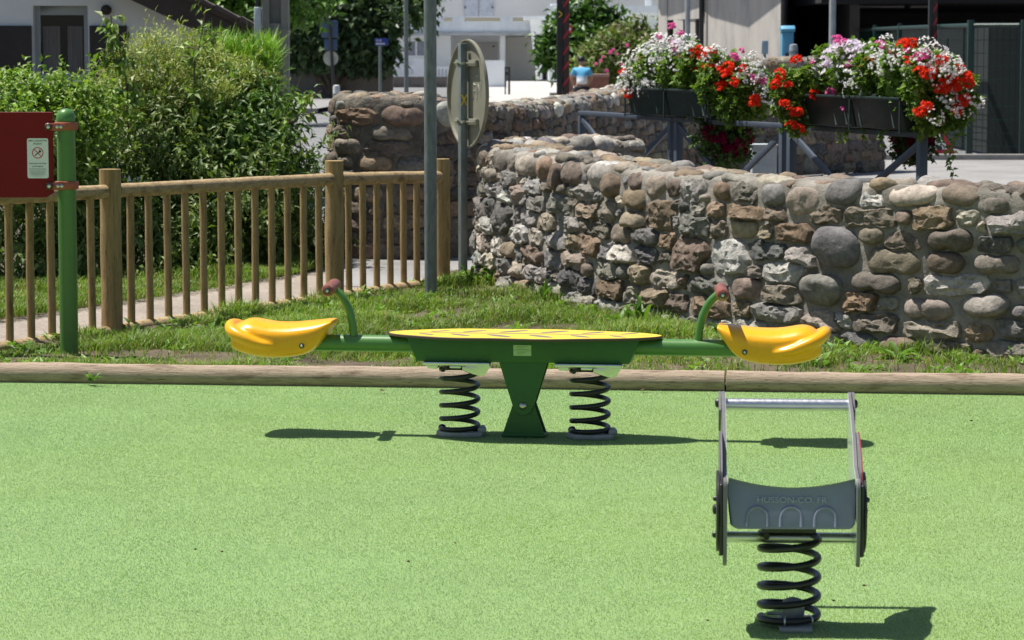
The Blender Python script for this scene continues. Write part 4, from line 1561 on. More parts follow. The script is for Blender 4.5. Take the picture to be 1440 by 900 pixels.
# dark petunias hanging behind the railing, in baskets
M_basket = mk('basket', (0.05, 0.045, 0.035), 0.8)
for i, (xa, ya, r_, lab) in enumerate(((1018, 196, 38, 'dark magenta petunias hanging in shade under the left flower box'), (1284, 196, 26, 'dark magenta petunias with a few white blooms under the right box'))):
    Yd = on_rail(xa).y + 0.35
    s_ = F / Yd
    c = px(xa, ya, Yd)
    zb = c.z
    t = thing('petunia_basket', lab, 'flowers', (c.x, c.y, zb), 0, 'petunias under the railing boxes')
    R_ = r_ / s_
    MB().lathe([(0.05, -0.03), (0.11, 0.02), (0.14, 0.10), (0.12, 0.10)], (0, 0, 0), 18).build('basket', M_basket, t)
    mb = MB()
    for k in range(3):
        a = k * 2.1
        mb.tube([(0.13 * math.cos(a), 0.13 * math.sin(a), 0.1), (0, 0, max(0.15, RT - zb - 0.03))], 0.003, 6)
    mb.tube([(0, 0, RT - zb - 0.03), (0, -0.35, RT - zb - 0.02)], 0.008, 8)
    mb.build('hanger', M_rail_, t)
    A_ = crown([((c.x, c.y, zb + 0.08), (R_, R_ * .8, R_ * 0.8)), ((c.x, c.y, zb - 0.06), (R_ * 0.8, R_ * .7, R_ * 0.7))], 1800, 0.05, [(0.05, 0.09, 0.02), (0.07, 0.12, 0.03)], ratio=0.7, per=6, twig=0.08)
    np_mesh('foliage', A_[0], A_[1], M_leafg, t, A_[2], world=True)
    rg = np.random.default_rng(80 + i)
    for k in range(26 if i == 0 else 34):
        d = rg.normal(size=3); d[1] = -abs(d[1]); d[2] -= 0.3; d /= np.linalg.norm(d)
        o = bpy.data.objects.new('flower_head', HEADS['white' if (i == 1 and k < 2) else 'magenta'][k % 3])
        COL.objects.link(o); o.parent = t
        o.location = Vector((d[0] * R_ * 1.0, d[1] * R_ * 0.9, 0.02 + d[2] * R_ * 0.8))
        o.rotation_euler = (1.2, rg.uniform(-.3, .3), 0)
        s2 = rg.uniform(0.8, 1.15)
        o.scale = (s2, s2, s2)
# ================================================================== playground sign
M_clamp = mk('terracotta_clamp', (0.34, 0.085, 0.045), 0.45, var=0.15, scale=20)
M_redp = mk('dark_red_panel', (0.20, 0.007, 0.011), 0.5, var=0.05, spec=0.2)
M_white = mk('white_plaque', (0.78, 0.80, 0.80), 0.4, var=0.02)
M_ink = mk('black_print', (0.02, 0.02, 0.022), 0.5)
M_sym = mk('red_print', (0.65, 0.03, 0.04), 0.5)
sx_, sy_ = -2.373, 15.16
sg = thing('information_sign', 'dark red playground sign on a dome-topped green post with terracotta clamps', 'sign', (sx_, sy_, 0))
for xx in (0, -1.02):
    pm = MB()
    pm.lathe([(0.049, -0.05), (0.049, 1.285), (0.051, 1.287), (0.051, 1.30), (0.048, 1.322), (0.038, 1.341), (0.022, 1.352), (0.006, 1.356)], (xx, 0, 0), 32)
    pm.build('post', M_green, sg)
pr_ = []
x0_, x1_, z0_, z1_ = -0.955, -0.062, 0.885, 1.338
pr_ = [(x0_, z1_), (x0_, z0_ + 0.03)] + arc(x0_ + 0.03, z0_ + 0.03, 0.03, 180, 270, 5) + [(x1_ - 0.04, z0_ + 0.0)] + [(x1_, z0_ + 0.025), (x1_, z1_)]
pn = MB().prism(pr_, lambda u, v_, d: (u, d, v_), -0.052, -0.039).build('panel', M_redp, sg, bevel=0.0015, seg=1)
# plaque
pcx, pcz = -0.143, 1.093
pw, ph = 0.056, 0.106
rr = 0.01
pq = arc(pcx + pw - rr, pcz + ph - rr, rr, 0, 90, 5) + arc(pcx - pw + rr, pcz + ph - rr, rr, 90, 180, 5) + arc(pcx - pw + rr, pcz - ph + rr, rr, 180, 270, 5) + arc(pcx + pw - rr, pcz - ph + rr, rr, 270, 360, 5)
pla = MB().prism(pq, lambda u, v_, d: (u, d, v_), -0.0545, -0.0518).build('plaque', M_white, pn)
yq = -0.0552
for body, sz, zz, nm in (('AIRE COLLECTIVE', 0.0125, 1.186, 'lettering'), ('DE JEUX', 0.0125, 1.170, 'lettering'), ('Interdiction de fumer', 0.0108, 1.066, 'lettering'), ('et de vapoter', 0.0108, 1.051, 'lettering')):
    text_mesh(nm, body, sz, 0.0004, M_ink, pla, (pcx, yq, zz), (PI / 2, 0, 0))
mb = MB()
for k in range(7):
    wv = [0.088, 0.092, 0.08, 0.09, 0.07, 0.086, 0.05][k]
    mb.box((pcx - 0.002, yq, 1.038 - k * 0.0065), (wv, 0.0006, 0.0012))
mb.build('fine_print', M_ink, pla)
# no-smoking symbol
mb = MB()
cz_ = 1.122
ring = arc(pcx, cz_, 0.030, 0, 350, 36)
n_ = len(ring)
ri = [(pcx + (u - pcx) * 0.85, cz_ + (v_ - cz_) * 0.85) for u, v_ in ring]
vs_ = [(u, yq - 0.0004, v_) for u, v_ in ring] + [(u, yq - 0.0004, v_) for u, v_ in ri]
mb.add(vs_, [(i, (i + 1) % n_, (i + 1) % n_ + n_, i + n_) for i in range(n_)])
mb.box((pcx, yq - 0.0006, cz_), (0.052, 0.0006, 0.0042), Matrix.Rotation(math.radians(45), 3, 'Y'))
mb.build('prohibition_ring', M_sym, pla)
mb = MB()
mb.box((pcx - 0.002, yq, cz_ - 0.004), (0.034, 0.0006, 0.005), Matrix.Rotation(math.radians(-38), 3, 'Y'))
mb.box((pcx + 0.012, yq, cz_ + 0.008), (0.012, 0.0006, 0.009), Matrix.Rotation(math.radians(20), 3, 'Y'))
mb.tube([(pcx + 0.008, yq, cz_ + 0.01), (pcx + 0.013, yq, cz_ + 0.015), (pcx + 0.009, yq, cz_ + 0.021)], 0.0012, 6)
mb.build('cigarette_symbol', M_ink, pla)
for zz in (1.262, 0.948):
    mb = MB()
    pr2 = [(0.047, -0.022), (0.062, -0.020), (0.064, 0.0), (0.062, 0.020), (0.047, 0.022)]
    mb.lathe(pr2, (0, 0, zz), 32)
    mb.prism([(-0.10, zz - 0.02), (-0.02, zz - 0.024), (0.01, zz - 0.012), (0.01, zz + 0.006), (-0.02, zz + 0.018), (-0.10, zz + 0.016)], lambda u, v_, d: (u, d, v_), -0.066, -0.054)
    cl_ = mb.build('clamp', M_clamp, sg, bevel=0.002)
    mb = MB()
    mb.lathe([(0.021, -0.054), (0.021, -0.070), (0.016, -0.076), (0.004, -0.077)], (-0.082, 0, zz - 0.002), 18, 'y')
    mb.build('clamp_knob', mk('dark_clamp', (0.09, 0.03, 0.02), 0.5), cl_)
    for xx in (-0.082, -0.036, -0.016):
        mb = MB()
        mb.lathe([(0.009, -0.064), (0.009, -0.0795 if xx < -.05 else -0.071), (0.005, -0.0805 if xx < -.05 else -0.073)], (xx, 0, zz - 0.002), 10, 'y')
        mb.build('clamp_bolt', M_steel, cl_)

# ================================================================== poles and the round road sign seen from behind
M_galv = mk('galvanised_steel', (0.175, 0.205, 0.205), 0.5, metal=0.25, var=0.25, scale=10, stretch=(3, 3, 1), bmp=0.1, bscale=60, dirt=(0.26, 0.29, 0.29), dirt_scale=14, dirt_at=(0.5, 0.8))
M_disc = mk('olive_sign_back', (0.245, 0.24, 0.185), 0.5, var=0.1, scale=5, dirt=(0.34, 0.27, 0.10), dirt_scale=3, dirt_at=(0.62, 0.8))
M_ylw = mk('yellow_mark', (0.75, 0.55, 0.02), 0.6)
M_chalk = mk('chalk_scribble', (0.5, 0.5, 0.42), 0.8)
base = gp(606, 424)
p = thing('steel_pole', 'tall round galvanised steel pole standing in the grass right of the fence end', 'pole', base)
MB().cyl((0, 0, -0.05), (0, 0, 4.4), 0.0415, n=28).build('shaft', M_galv, p)
MB().lathe([(0.04, 4.4), (0.044, 4.402), (0.044, 4.42), (0.03, 4.44)], (0, 0, 0), 24).build('cap', M_galv, p)

base = gp(651, 396)
rs_ = thing('round_road_sign', 'round traffic sign seen from behind on a square steel post', 'road sign', base, math.radians(25))
s_ = F / base.y
MB().box((0, 0, 0.83), (0.052, 0.052, 1.74)).build('post', M_galv, rs_, bevel=0.004)
dsc = bpy.data.objects.new('disc_pivot', None)
bpy.data.objects.remove(dsc)
# disc plane: normal turned about 66 degrees from the camera
al = math.radians(-68 - 25)
rotd = Matrix.Rotation(al, 3, 'Z')
mb = MB()
rim = [(0.385, 0.0), (0.385, -0.022), (0.372, -0.022), (0.372, -0.003)]
cz2 = 1.345
def dpos(q):
    q = Vector(q)
    v_ = rotd @ Vector((q.x, q.y, q.z))
    return v_ + rotd @ Vector((0, 0.050, 0)) + Vector((0, 0, cz2))
mb.lathe([(0.001, 0.002), (0.383, 0.002), (0.386, -0.004), (0.386, -0.026), (0.375, -0.026), (0.374, -0.004), (0.30, -0.004), (0.001, -0.004)], (0, 0, 0), 56, 'y')
for q in mb.v: q[:] = dpos(q)
dk = mb.build('disc', M_disc, rs_)
for zz in (0.215, -0.2):
    mb = MB()
    mb.box((0, -0.018, zz), (0.40, 0.026, 0.045))
    mb.box((0, -0.04, zz), (0.40, 0.005, 0.012))
    for q in mb.v: q[:] = dpos(q)
    mb.build('bracket', M_disc, dk, bevel=0.003)
for zz in (cz2 + 0.215, cz2 - 0.2):
    MB().box((0, 0, zz), (0.064, 0.064, 0.022)).build('band', M_zinc, rs_, bevel=0.003)
# yellow painted cross on the post, scratched scribble on the disc
mb = MB()
rx = Matrix.Rotation(0.5, 3, 'Y')
mb.box((0, -0.0268, 1.30), (0.010, 0.001, 0.085), rx)
mb.box((0, -0.0272, 1.30), (0.010, 0.001, 0.085), rx.transposed())
mb.build('painted_cross', M_ylw, rs_)
mb = MB()
rg = np.random.default_rng(5)
for (xa, za, xb, zb_) in ((0.10, 0.07, 0.10, -0.03), (0.10, 0.07, 0.14, 0.06), (0.10, 0.02, 0.13, 0.02), (0.16, 0.06, 0.16, -0.04), (0.19, 0.07, 0.17, -0.03), (0.19, 0.07, 0.22, 0.02), (0.22, 0.08, 0.22, -0.02), (0.25, 0.10, 0.25, 0.03), (0.14, 0.12, 0.20, 0.13), (-0.17, 0.12, -0.15, 0.03), (-0.15, 0.05, -0.18, -0.02), (-0.2, 0.0, -0.16, -0.04)):
    a, b_ = Vector((xa, -0.0055, za)), Vector((xb, -0.0055, zb_))
    mb.cyl(dpos(a), dpos(b_), 0.0032, n=6)
mb.build('scribble', M_chalk, dk)

# ================================================================== weeds
M_weed = attr_mat('weed_leaf', 0.5, 0.35, 0.15, 20, spec=0.35)
WG = [(0.11, 0.22, 0.03), (0.14, 0.25, 0.04), (0.085, 0.18, 0.025)]


def weed(name, label, cat, x, y, n, L, W, spread, seed, group=None, up=0.6):
    L *= 1.2
    n = int(n * 1.3)
    rg = np.random.default_rng(seed)
    c = gp(x, y, 0.025)
    t = thing(name, label, cat, c, 0, group)
    ax = rg.uniform(0, 2 * PI, n)
    el = rg.uniform(up - 0.35, up + 0.35, n)
    D = np.stack([np.cos(ax) * np.cos(el), np.sin(ax) * np.cos(el), np.sin(el)], 1)
    P_ = np.stack([rg.uniform(-1, 1, n) * spread, rg.uniform(-1, 1, n) * spread * 0.6, np.zeros(n)], 1)
    Nn = np.tile(np.array([0, 0, 1.0]), (n, 1)) - D * 0.2
    Ls = L * rg.uniform(0.6, 1.2, n)
    # long arching leaves: six segments
    k = 7
    tt = np.linspace(0, 1, k)
    S_ = unit(np.cross(D, Nn))
    V, Fc = [], []
    for i in range(n):
        o0 = len(V)
        for j, q in enumerate(tt):
            c_ = P_[i] + D[i] * Ls[i] * q + np.array([0, 0, -0.45 * Ls[i] * q ** 2.2])
            wv = W * math.sin(PI * min(0.97, 0.12 + q * 0.88)) ** 0.8 * 0.5
            fold = np.array([0, 0, wv * 0.5])
            V += [c_ - S_[i] * wv + fold, c_, c_ + S_[i] * wv + fold]
        for j in range(k - 1):
            a = o0 + j * 3
            Fc += [(a, a + 1, a + 4, a + 3), (a + 1, a + 2, a + 5, a + 4)]
    V = np.array(V)
    V[:, 2] = np.maximum(V[:, 2], -0.01)
    C = np.repeat(pick_cols(n, WG, 0.2), 3 * k, axis=0)
    np_mesh('leaves', V, np.array(Fc), M_weed, t, C, smooth=True)
    return t


weed('dandelion_plant', 'big dandelion rosette with toothed leaves at the foot of the wall, right of the seesaw', 'weed', 1262, 508, 16, 0.19, 0.034, 0.02, 1)
weed('leafy_weed', 'upright broad-bladed weed at the wall foot just behind the right end of the yellow board', 'weed', 888, 458, 15, 0.24, 0.032, 0.09, 2, up=1.15)
weed('leafy_weed', 'spiky tuft of broad grass at the wall foot, beside the square sign post', 'weed', 684, 402, 24, 0.24, 0.026, 0.12, 3, up=1.0)
weed('leafy_weed', 'narrow upright tuft of grass against the middle of the sunlit wall', 'weed', 762, 426, 8, 0.20, 0.024, 0.03, 4, up=1.25)
weed('leafy_weed', 'low broad-leaved weed in the grass near the foot of the round steel pole', 'weed', 590, 424, 14, 0.12, 0.03, 0.06, 5, up=0.5)
weed('leafy_weed', 'pale low weed at the wall foot at the far right above the log', 'weed', 1362, 512, 18, 0.085, 0.045, 0.07, 6, up=0.3)
weed('leafy_weed', 'leafy weed clump at the foot of the thick fence post beside the green sign post', 'weed', 168, 486, 22, 0.11, 0.02, 0.10, 7, up=0.7)
weed('leafy_weed', 'weed sprouting between log and turf in front of the green sign post', 'weed', 131, 536, 9, 0.085, 0.014, 0.02, 8, up=0.9)
weed('leafy_weed', 'broad dock leaves growing in front of the fence balusters, left of the yellow seat', 'weed', 262, 474, 20, 0.12, 0.032, 0.12, 9, up=0.6)
weed('leafy_weed', 'grass tuft behind the left arm of the seesaw, above the log', 'weed', 400, 510, 16, 0.10, 0.012, 0.05, 10, up=0.9)
weed('leafy_weed', 'grass tuft in the verge under the right seesaw arm', 'weed', 958, 503, 26, 0.11, 0.014, 0.10, 11, up=0.9)
weed('leafy_weed', 'tall grass clump by the fence, between the last two posts', 'weed', 520, 428, 26, 0.13, 0.018, 0.14, 12, up=0.9)

weed('leafy_weed', 'narrow-leaved weed at the wall foot behind the right handle of the seesaw', 'weed', 1003, 474, 14, 0.14, 0.018, 0.06, 13, up=1.0)
weed('leafy_weed', 'small leafy weed at the wall foot behind the right yellow seat', 'weed', 1130, 492, 18, 0.10, 0.022, 0.09, 14, up=0.6)
weed('leafy_weed', 'grassy weed at the wall foot left of the broad-bladed weed behind the board', 'weed', 826, 446, 14, 0.13, 0.016, 0.07, 15, up=1.0)
weed('leafy_weed', 'spreading low weed on the verge just above the log at the far right end', 'weed', 1218, 520, 18, 0.08, 0.02, 0.10, 16, up=0.5)

# ================================================================== bushes beyond the path
M_leaf = attr_mat('shrub_leaf', 0.48, 0.28, 0.1, 8, spec=0.4)
M_bark = mk('bark', (0.11, 0.085, 0.06), 0.9, var=0.3, scale=10, bmp=0.6, bscale=40)
DEEP = [(0.12, 0.19, 0.04), (0.155, 0.235, 0.055), (0.085, 0.145, 0.03), (0.21, 0.27, 0.085)]
BRIGHT = [(0.19, 0.32, 0.045), (0.24, 0.37, 0.06), (0.15, 0.26, 0.04), (0.28, 0.38, 0.09)]
PALE = [(0.27, 0.33, 0.09), (0.33, 0.39, 0.11), (0.22, 0.29, 0.065), (0.38, 0.39, 0.16)]


def lob(L):
    return [(tuple(px(x, y, Y)), (r / (F / Y), r / (F / Y) * dep, r / (F / Y) * asp)) for x, y, r, Y, dep, asp in L]


def shrub(label, L, n, size, pal, base, cat='bush', name='bush', stems=4, **kw):
    lo = lob(L)
    t = thing(name, label, cat, base, 0, kw.pop('group', None))
    A_ = crown(lo, n, size, pal, **kw)
    A_[0][:, 2] = np.maximum(A_[0][:, 2], 0.02)
    np_mesh('leaves', A_[0], A_[1], M_leaf, t, A_[2], world=True)
    mb = MB()
    for i in range(stems):
        c = Vector(lo[i % len(lo)][0])
        p0 = Vector(base) + Vector((random.uniform(-.25, .25), random.uniform(-.1, .2), -0.05))
        K = catmull([tuple(p0), tuple(p0.lerp(c, 0.4) + Vector((random.uniform(-.1, .1), 0, 0.1))), tuple(c)], 0.1)
        mb.tube([tuple(q) for q in K], list(np.linspace(0.03, 0.008, len(K))), 7)
    mb.build('stems', M_bark, t, world=True)
    return t


# big dense shrub in the middle
shrub('large dense dark green leafy bush filling the space behind the fence', [
    (200, 300, 105, 21.4, 0.7, 0.95), (300, 290, 110, 21.5, 0.7, 0.95), (100, 300, 105, 21.0, 0.7, 0.95), (30, 310, 105, 20.6, 0.7, 0.9), (345, 310, 72, 21.8, 0.7, 1.0),
    (150, 240, 95, 21.6, 0.7, 0.9), (255, 215, 95, 21.8, 0.7, 0.95), (215, 350, 80, 21.0, 0.6, 0.7), (330, 355, 70, 21.5, 0.6, 0.65), (60, 370, 70, 20.4, 0.6, 0.6), (120, 372, 60, 20.6, 0.6, 0.5), (395, 350, 40, 22.0, 0.7, 0.9)],
    23000, 0.082, DEEP, (-2.4, 21.3, 0), droop=0.65, ratio=0.34, per=26, twig=0.30, inner=0.2, rough=0.9)
shrub('bright yellow-green hedge at the far left below the window', [
    (60, 168, 54, 20.9, 0.8, 0.95), (125, 165, 46, 21.0, 0.8, 0.95), (15, 172, 56, 20.7, 0.8, 0.9), (90, 200, 66, 20.8, 0.7, 0.9), (20, 220, 66, 20.4, 0.7, 0.9)],
    11000, 0.052, BRIGHT, (-3.3, 21.1, 0), droop=0.0, ratio=0.58, per=14, twig=0.2, inner=0.2, up=0.6, rough=0.45)
shrub('pale feathery fine-leaved bush rounded against the white house wall', [
    (232, 128, 70, 22.3, 0.8, 0.85), (295, 138, 64, 22.4, 0.8, 0.85), (184, 155, 50, 22.2, 0.8, 0.9), (245, 170, 76, 22.0, 0.7, 0.8), (335, 148, 44, 22.3, 0.8, 0.8)],
    52000, 0.055, PALE, (-2.7, 22.6, 0), droop=-0.3, ratio=0.2, per=24, twig=0.2, inner=0.35, up=0.9, rough=0.3)
shrub('glossy drooping-leaved bush at the right edge of the greenery, by the concrete pole', [
    (330, 170, 58, 22.2, 0.8, 0.9), (362, 180, 34, 22.1, 0.8, 1.0), (315, 215, 68, 21.9, 0.8, 0.8), (366, 135, 20, 22.3, 0.8, 1.3), (362, 240, 42, 21.8, 0.8, 0.9), (376, 168, 12, 22.0, 1, 0.7)],
    8500, 0.09, [(0.11, 0.20, 0.04), (0.14, 0.24, 0.055), (0.08, 0.16, 0.033)], (-1.95, 22.3, 0), droop=0.8, ratio=0.36, per=20, twig=0.26, inner=0.15, rough=0.8)
shrub('loose light green bush spilling towards the road beside the last fence posts', [
    (395, 255, 24, 22.6, 0.8, 1.0), (412, 272, 16, 22.7, 0.8, 1.1), (390, 292, 42, 22.4, 0.8, 0.9), (425, 322, 22, 22.6, 0.8, 1.2)],
    5200, 0.062, [(0.15, 0.26, 0.05), (0.18, 0.30, 0.055), (0.12, 0.22, 0.04)], (-1.75, 22.8, 0), droop=0.3, ratio=0.3, per=14, twig=0.3, inner=0.2, rough=0.7, up=0.4)

# tall ornamental grass behind
t = thing('tall_grass_clump', 'bright green clump of tall fine grass under the dark roof edge', 'grass clump', (-1.95, 23.2, 0))
n_ = 5200
P_ = np.array([px(x, y, 22.9) for x, y in zip(rng.uniform(285, 388, n_), rng.uniform(90, 135, n_))])
P_[:, 1] += rng.uniform(-0.35, 0.35, n_)
A_ = blade_arrays(P_, rng.uniform(0.15, 0.36, n_) * (1 + 0.3 * vnoise(P_ * 5, 3)), np.full(n_, 0.012), rng.uniform(0.05, 0.6, n_), rng.uniform(0, 6.28, n_), pick_cols(n_, [(0.14, 0.32, 0.03), (0.20, 0.37, 0.045), (0.24, 0.37, 0.07)], 0.2))
np_mesh('blades', A_[0], A_[1], M_grass, t, A_[2], world=True)
n_ = 500
P2 = np.array([(x, y, 0.0) for x, y in zip(rng.uniform(-2.45, -1.85, n_), rng.uniform(22.7, 23.3, n_))])
A_ = blade_arrays(P2, rng.uniform(1.0, 1.6, n_), np.full(n_, 0.014), rng.uniform(0.05, 0.25, n_), rng.uniform(0, 6.28, n_), pick_cols(n_, DEEP, 0.2))
np_mesh('stalks', A_[0], A_[1], M_grass, t, A_[2], world=True)


def sapling(label, path_px, Y, n, size, droop, seed):
    rg = np.random.default_rng(seed)
    K = [px(x, y, Y) for x, y in path_px]
    b0 = Vector((K[0].x + 0.05, Y + 0.6, 0))
    t = thing('sapling', label, 'young tree', b0, 0)
    C_ = catmull([tuple(b0)] + [tuple(q) for q in K], 0.05)
    MB().tube([tuple(q) for q in C_], list(np.linspace(0.014, 0.004, len(C_))), 8).build('stem', M_bark, t, world=True)
    tops_ = np.array([tuple(q) for q in catmull([tuple(q) for q in K], 0.02)])
    P_, D_ = [], []
    tw = MB()
    for i in range(n // 6):
        q = tops_[rg.integers(int(len(tops_) * 0.25), len(tops_))]
        d = rg.normal(size=3); d[2] = abs(d[2]) * 0.4; d /= np.linalg.norm(d)
        l = rg.uniform(0.06, 0.2)
        tw.tube([tuple(q), tuple(q + d * l)], 0.003, 5)
        for j in range(6):
            P_.append(q + d * l * (j + 1) / 6)
            D_.append(d * 0.3 + rg.normal(size=3) * 0.5 + np.array([0, 0, -droop]))
    tw.build('twigs', M_bark, t, world=True)
    m_ = len(P_)
    L_ = size * rg.uniform(0.6, 1.2, m_)
    A_ = leaf_arrays(np.array(P_), np.array(D_), np.tile([0, -0.4, 0.9], (m_, 1)) + rg.normal(size=(m_, 3)) * 0.3, L_, L_ * 0.38, pick_cols(m_, BRIGHT + DEEP, 0.25))
    np_mesh('leaves', A_[0], A_[1], M_leaf, t, A_[2], world=True)


sapling('thin young tree with few drooping leaves in front of the dark shutter', [(182, 190), (178, 120), (168, 70), (158, 38), (156, 22)], 21.3, 190, 0.10, 0.7, 1)
sapling('slender leafy shoot standing above the pale feathery bush', [(274, 120), (278, 80), (284, 45), (288, 20), (290, 10)], 21.7, 80, 0.085, 0.3, 2)
sapling('thin arching branch with small leaves reaching out at the right of the bushes', [(395, 200), (418, 165), (438, 140), (452, 128)], 21.8, 60, 0.09, 0.5, 3)
# ================================================================== background street
def pbox(mb, x0, y0, x1, y1, Y, dep=0.3):
    """box whose front face covers the photograph's rectangle at distance Y"""
    a, b_ = px(x0, y0, Y), px(x1, y1, Y)
    mb.box(((a.x + b_.x) / 2, Y + dep / 2, (a.z + b_.z) / 2), (abs(b_.x - a.x), dep, abs(a.z - b_.z)))
    return mb


def PB(x0, y0, x1, y1, Y, dep=0.3):
    return pbox(MB(), x0, y0, x1, y1, Y, dep)


M_render = mk('white_render', (0.78, 0.80, 0.82), 0.9, var=0.08, scale=1.5, bmp=0.3, bscale=40)
M_frame = mk('grey_window_frame', (0.34, 0.38, 0.42), 0.5, var=0.05)
M_glass, nt_, b__ = new_mat('window_glass')
b__.inputs['Base Color'].default_value = (0.012, 0.014, 0.017, 1)
b__.inputs['Roughness'].default_value = 0.06
M_curtain = mk('net_curtain', (0.20, 0.19, 0.19), 0.9, var=0.2, scale=8, stretch=(6, 1, 0.3))
M_shutter = mk('dark_shutter', (0.035, 0.03, 0.03), 0.7)
M_tile = mk('dark_roof_tile', (0.085, 0.065, 0.06), 0.8, var=0.3, scale=6, bmp=0.3)
M_fascia = mk('dark_fascia', (0.05, 0.038, 0.032), 0.7)

# ---- house at the left
YH = 31.0
hs = thing('white_house', 'white rendered house in shade with a window and dark tiled roof, behind the bushes', 'house', (px(60, 200, YH).x, YH + 0.2, 0))
wall_px = [(-150, -60, 48, 215), (124, -60, 360, 215), (48, -60, 124, 6), (48, 100, 124, 215)]
mb = MB()
xs0, xs1 = px(-200, 0, YH).x, px(352, 0, YH).x
wx0, wx1, wz0, wz1 = px(46, 0, YH).x, px(123, 0, YH).x, px(0, 112, YH).z, px(0, 8, YH).z
ra, rb = px(262, -6, YH - 0.45), px(372, 46, YH - 0.45)
zroof = lambda x: ra.z + (rb.z - ra.z) * (x - ra.x) / (rb.x - ra.x) - 0.09
f_w = lambda u, v_, d: (u, d, v_)
mb.prism([(xs0, 0), (wx0, 0), (wx0, wz1), (wx1, wz1), (wx1, 0), (xs1, 0), (xs1, zroof(xs1)), (xs0 + 1.6, zroof(xs0 + 1.6)), (xs0, zroof(xs0 + 1.6))], f_w, YH, YH + 0.4)
hw_ = mb.build('wall', M_render, hs, world=True)
MB().box(((wx0 + wx1) / 2, YH + 0.2, wz0 / 2 - 0.001), (wx1 - wx0 - 0.004, 0.39, wz0)).build('wall_under_window', M_render, hs, world=True)
wf = MB()
fw = 0.06
wf.box((wx0 + fw / 2, YH + 0.16, (wz0 + wz1) / 2), (fw, 0.08, wz1 - wz0))
wf.box((wx1 - fw / 2, YH + 0.16, (wz0 + wz1) / 2), (fw, 0.08, wz1 - wz0))
wf.box(((wx0 + wx1) / 2, YH + 0.16, wz1 - fw / 2 - .02), (wx1 - wx0 - 2 * fw, 0.08, fw + .04))
wf.box(((wx0 + wx1) / 2, YH + 0.16, wz0 + fw / 2), (wx1 - wx0 - 2 * fw, 0.08, fw))
wnd = wf.build('window', M_frame, hs, world=True, bevel=0.004)
MB().box(((wx0 + wx1) / 2, YH + 0.17, (wz0 + wz1) / 2), (wx1 - wx0 - 2 * fw, 0.02, wz1 - wz0 - 2 * fw - .06)).build('pane', M_glass, wnd, world=True)
# folds of the curtain just in front of the dark pane's depth (seen through thin glass)
mb = MB()
for side in (0, 1):
    c0 = wx0 + fw + 0.02 if side == 0 else (wx0 + wx1) / 2 + 0.05
    c1 = (wx0 + wx1) / 2 - 0.03 if side == 0 else wx1 - fw - 0.02
    n_ = 36
    vs_, fs_ = [], []
    for i in range(n_ + 1):
        x = c0 + (c1 - c0) * i / n_
        y = YH + 0.152 + 0.006 * math.sin(i * 1.3)
        vs_ += [(x, y, wz0 + fw), (x, y, wz1 - 0.22)]
    for i in range(n_): fs_.append((2 * i, 2 * i + 2, 2 * i + 3, 2 * i + 1))
    mb.add(vs_, fs_)
mb.build('curtain', M_curtain, wnd, world=True)
for (a, b_) in ((-40, 44), (126, 178)):
    MB().box(((px(a, 0, YH).x + px(b_, 0, YH).x) / 2, YH - 0.025, (wz0 + px(0, 36, YH).z) / 2), (px(b_, 0, YH).x - px(a, 0, YH).x, 0.04, px(0, 36, YH).z - wz0)).build('shutter', M_shutter, hs, world=True)
c = px(150, 14, YH)
MB().lathe([(0.055, 0.0), (0.055, -0.06), (0.03, -0.075)], c, 20, 'y').build('wall_lamp', M_shutter, hs, world=True)
# roof slope, gable verge coming down to the right
ra, rb = px(262, -6, YH - 0.45), px(372, 46, YH - 0.45)
d_ = (rb - ra)
ra2 = ra - d_ * 2.2
mb = MB()
nrm = Vector((-d_.z, 0, d_.x)).normalized()
if nrm.z < 0: nrm = -nrm
th = 0.10
for (off, t_, y0, y1, mt, nm) in ((0, 0.05, YH - 0.45, YH + 1.0, M_tile, 'roof'), (-0.055, 0.24, YH - 0.42, YH - 0.36, M_fascia, 'bargeboard'), (-0.056, 0.03, YH - 0.358, YH + 1.0, M_fascia, 'soffit')):
    q = [ra2 + nrm * off, rb + nrm * off, rb + nrm * (off - t_), ra2 + nrm * (off - t_)]
    MB().prism([(p_.x, p_.z) for p_ in q], lambda u, v_, d: (u, d, v_), y0, y1).build(nm, mt, hs, world=True)
mb = MB()
for k in range(11):
    p_ = ra2.lerp(rb, k / 10.0)
    e = d_.normalized() * (d_.length * 3.2 / 10.0 * 0.94)
    q = [p_ + nrm * 0.002, p_ + e + nrm * 0.002, p_ + e + nrm * 0.035, p_ + nrm * 0.055]
    mb.prism([(a.x, a.z) for a in q], lambda u, v_, d: (u, d, v_), YH - 0.52, YH - 0.3)
mb.build('verge_tiles', M_tile, hs, world=True)

# ---- concrete utility pole and its cable guard
M_conc = mk('pole_concrete', (0.27, 0.265, 0.24), 0.9, var=0.15, scale=6, bmp=0.3, bscale=50)
YP = 27.5
c = px(392, 200, YP)
up_ = thing('utility_pole', 'concrete utility pole with recessed panels beside the bushes', 'utility pole', (c.x, YP + 0.1, 0))
x0, x1 = px(368, 0, YP).x, px(405, 0, YP).x
mb = MB()
mb.box(((x0 + x1) / 2, YP + 0.13, 2.6), (x1 - x0, 0.10, 5.3))
for xx in (x0 + 0.035, x1 - 0.035):
    mb.box((xx, YP + 0.04, 2.6), (0.07, 0.0797, 5.3))
for yp in (40, -60, 140, 240):
    zz = px(0, yp, YP).z
    mb.box(((x0 + x1) / 2, YP + 0.045, zz), (x1 - x0 - 0.1402, 0.0697, 0.10))
mb.build('shaft', M_conc, up_, world=True, bevel=0.006)
MB().box(((x0 + x1) / 2, YP - 0.006, px(0, 40, YP).z), (x1 - x0 + 0.02, 0.008, 0.018)).build('strap', M_galv, up_, world=True)
a, b_ = px(361, 10, YP), px(371, 57, YP)
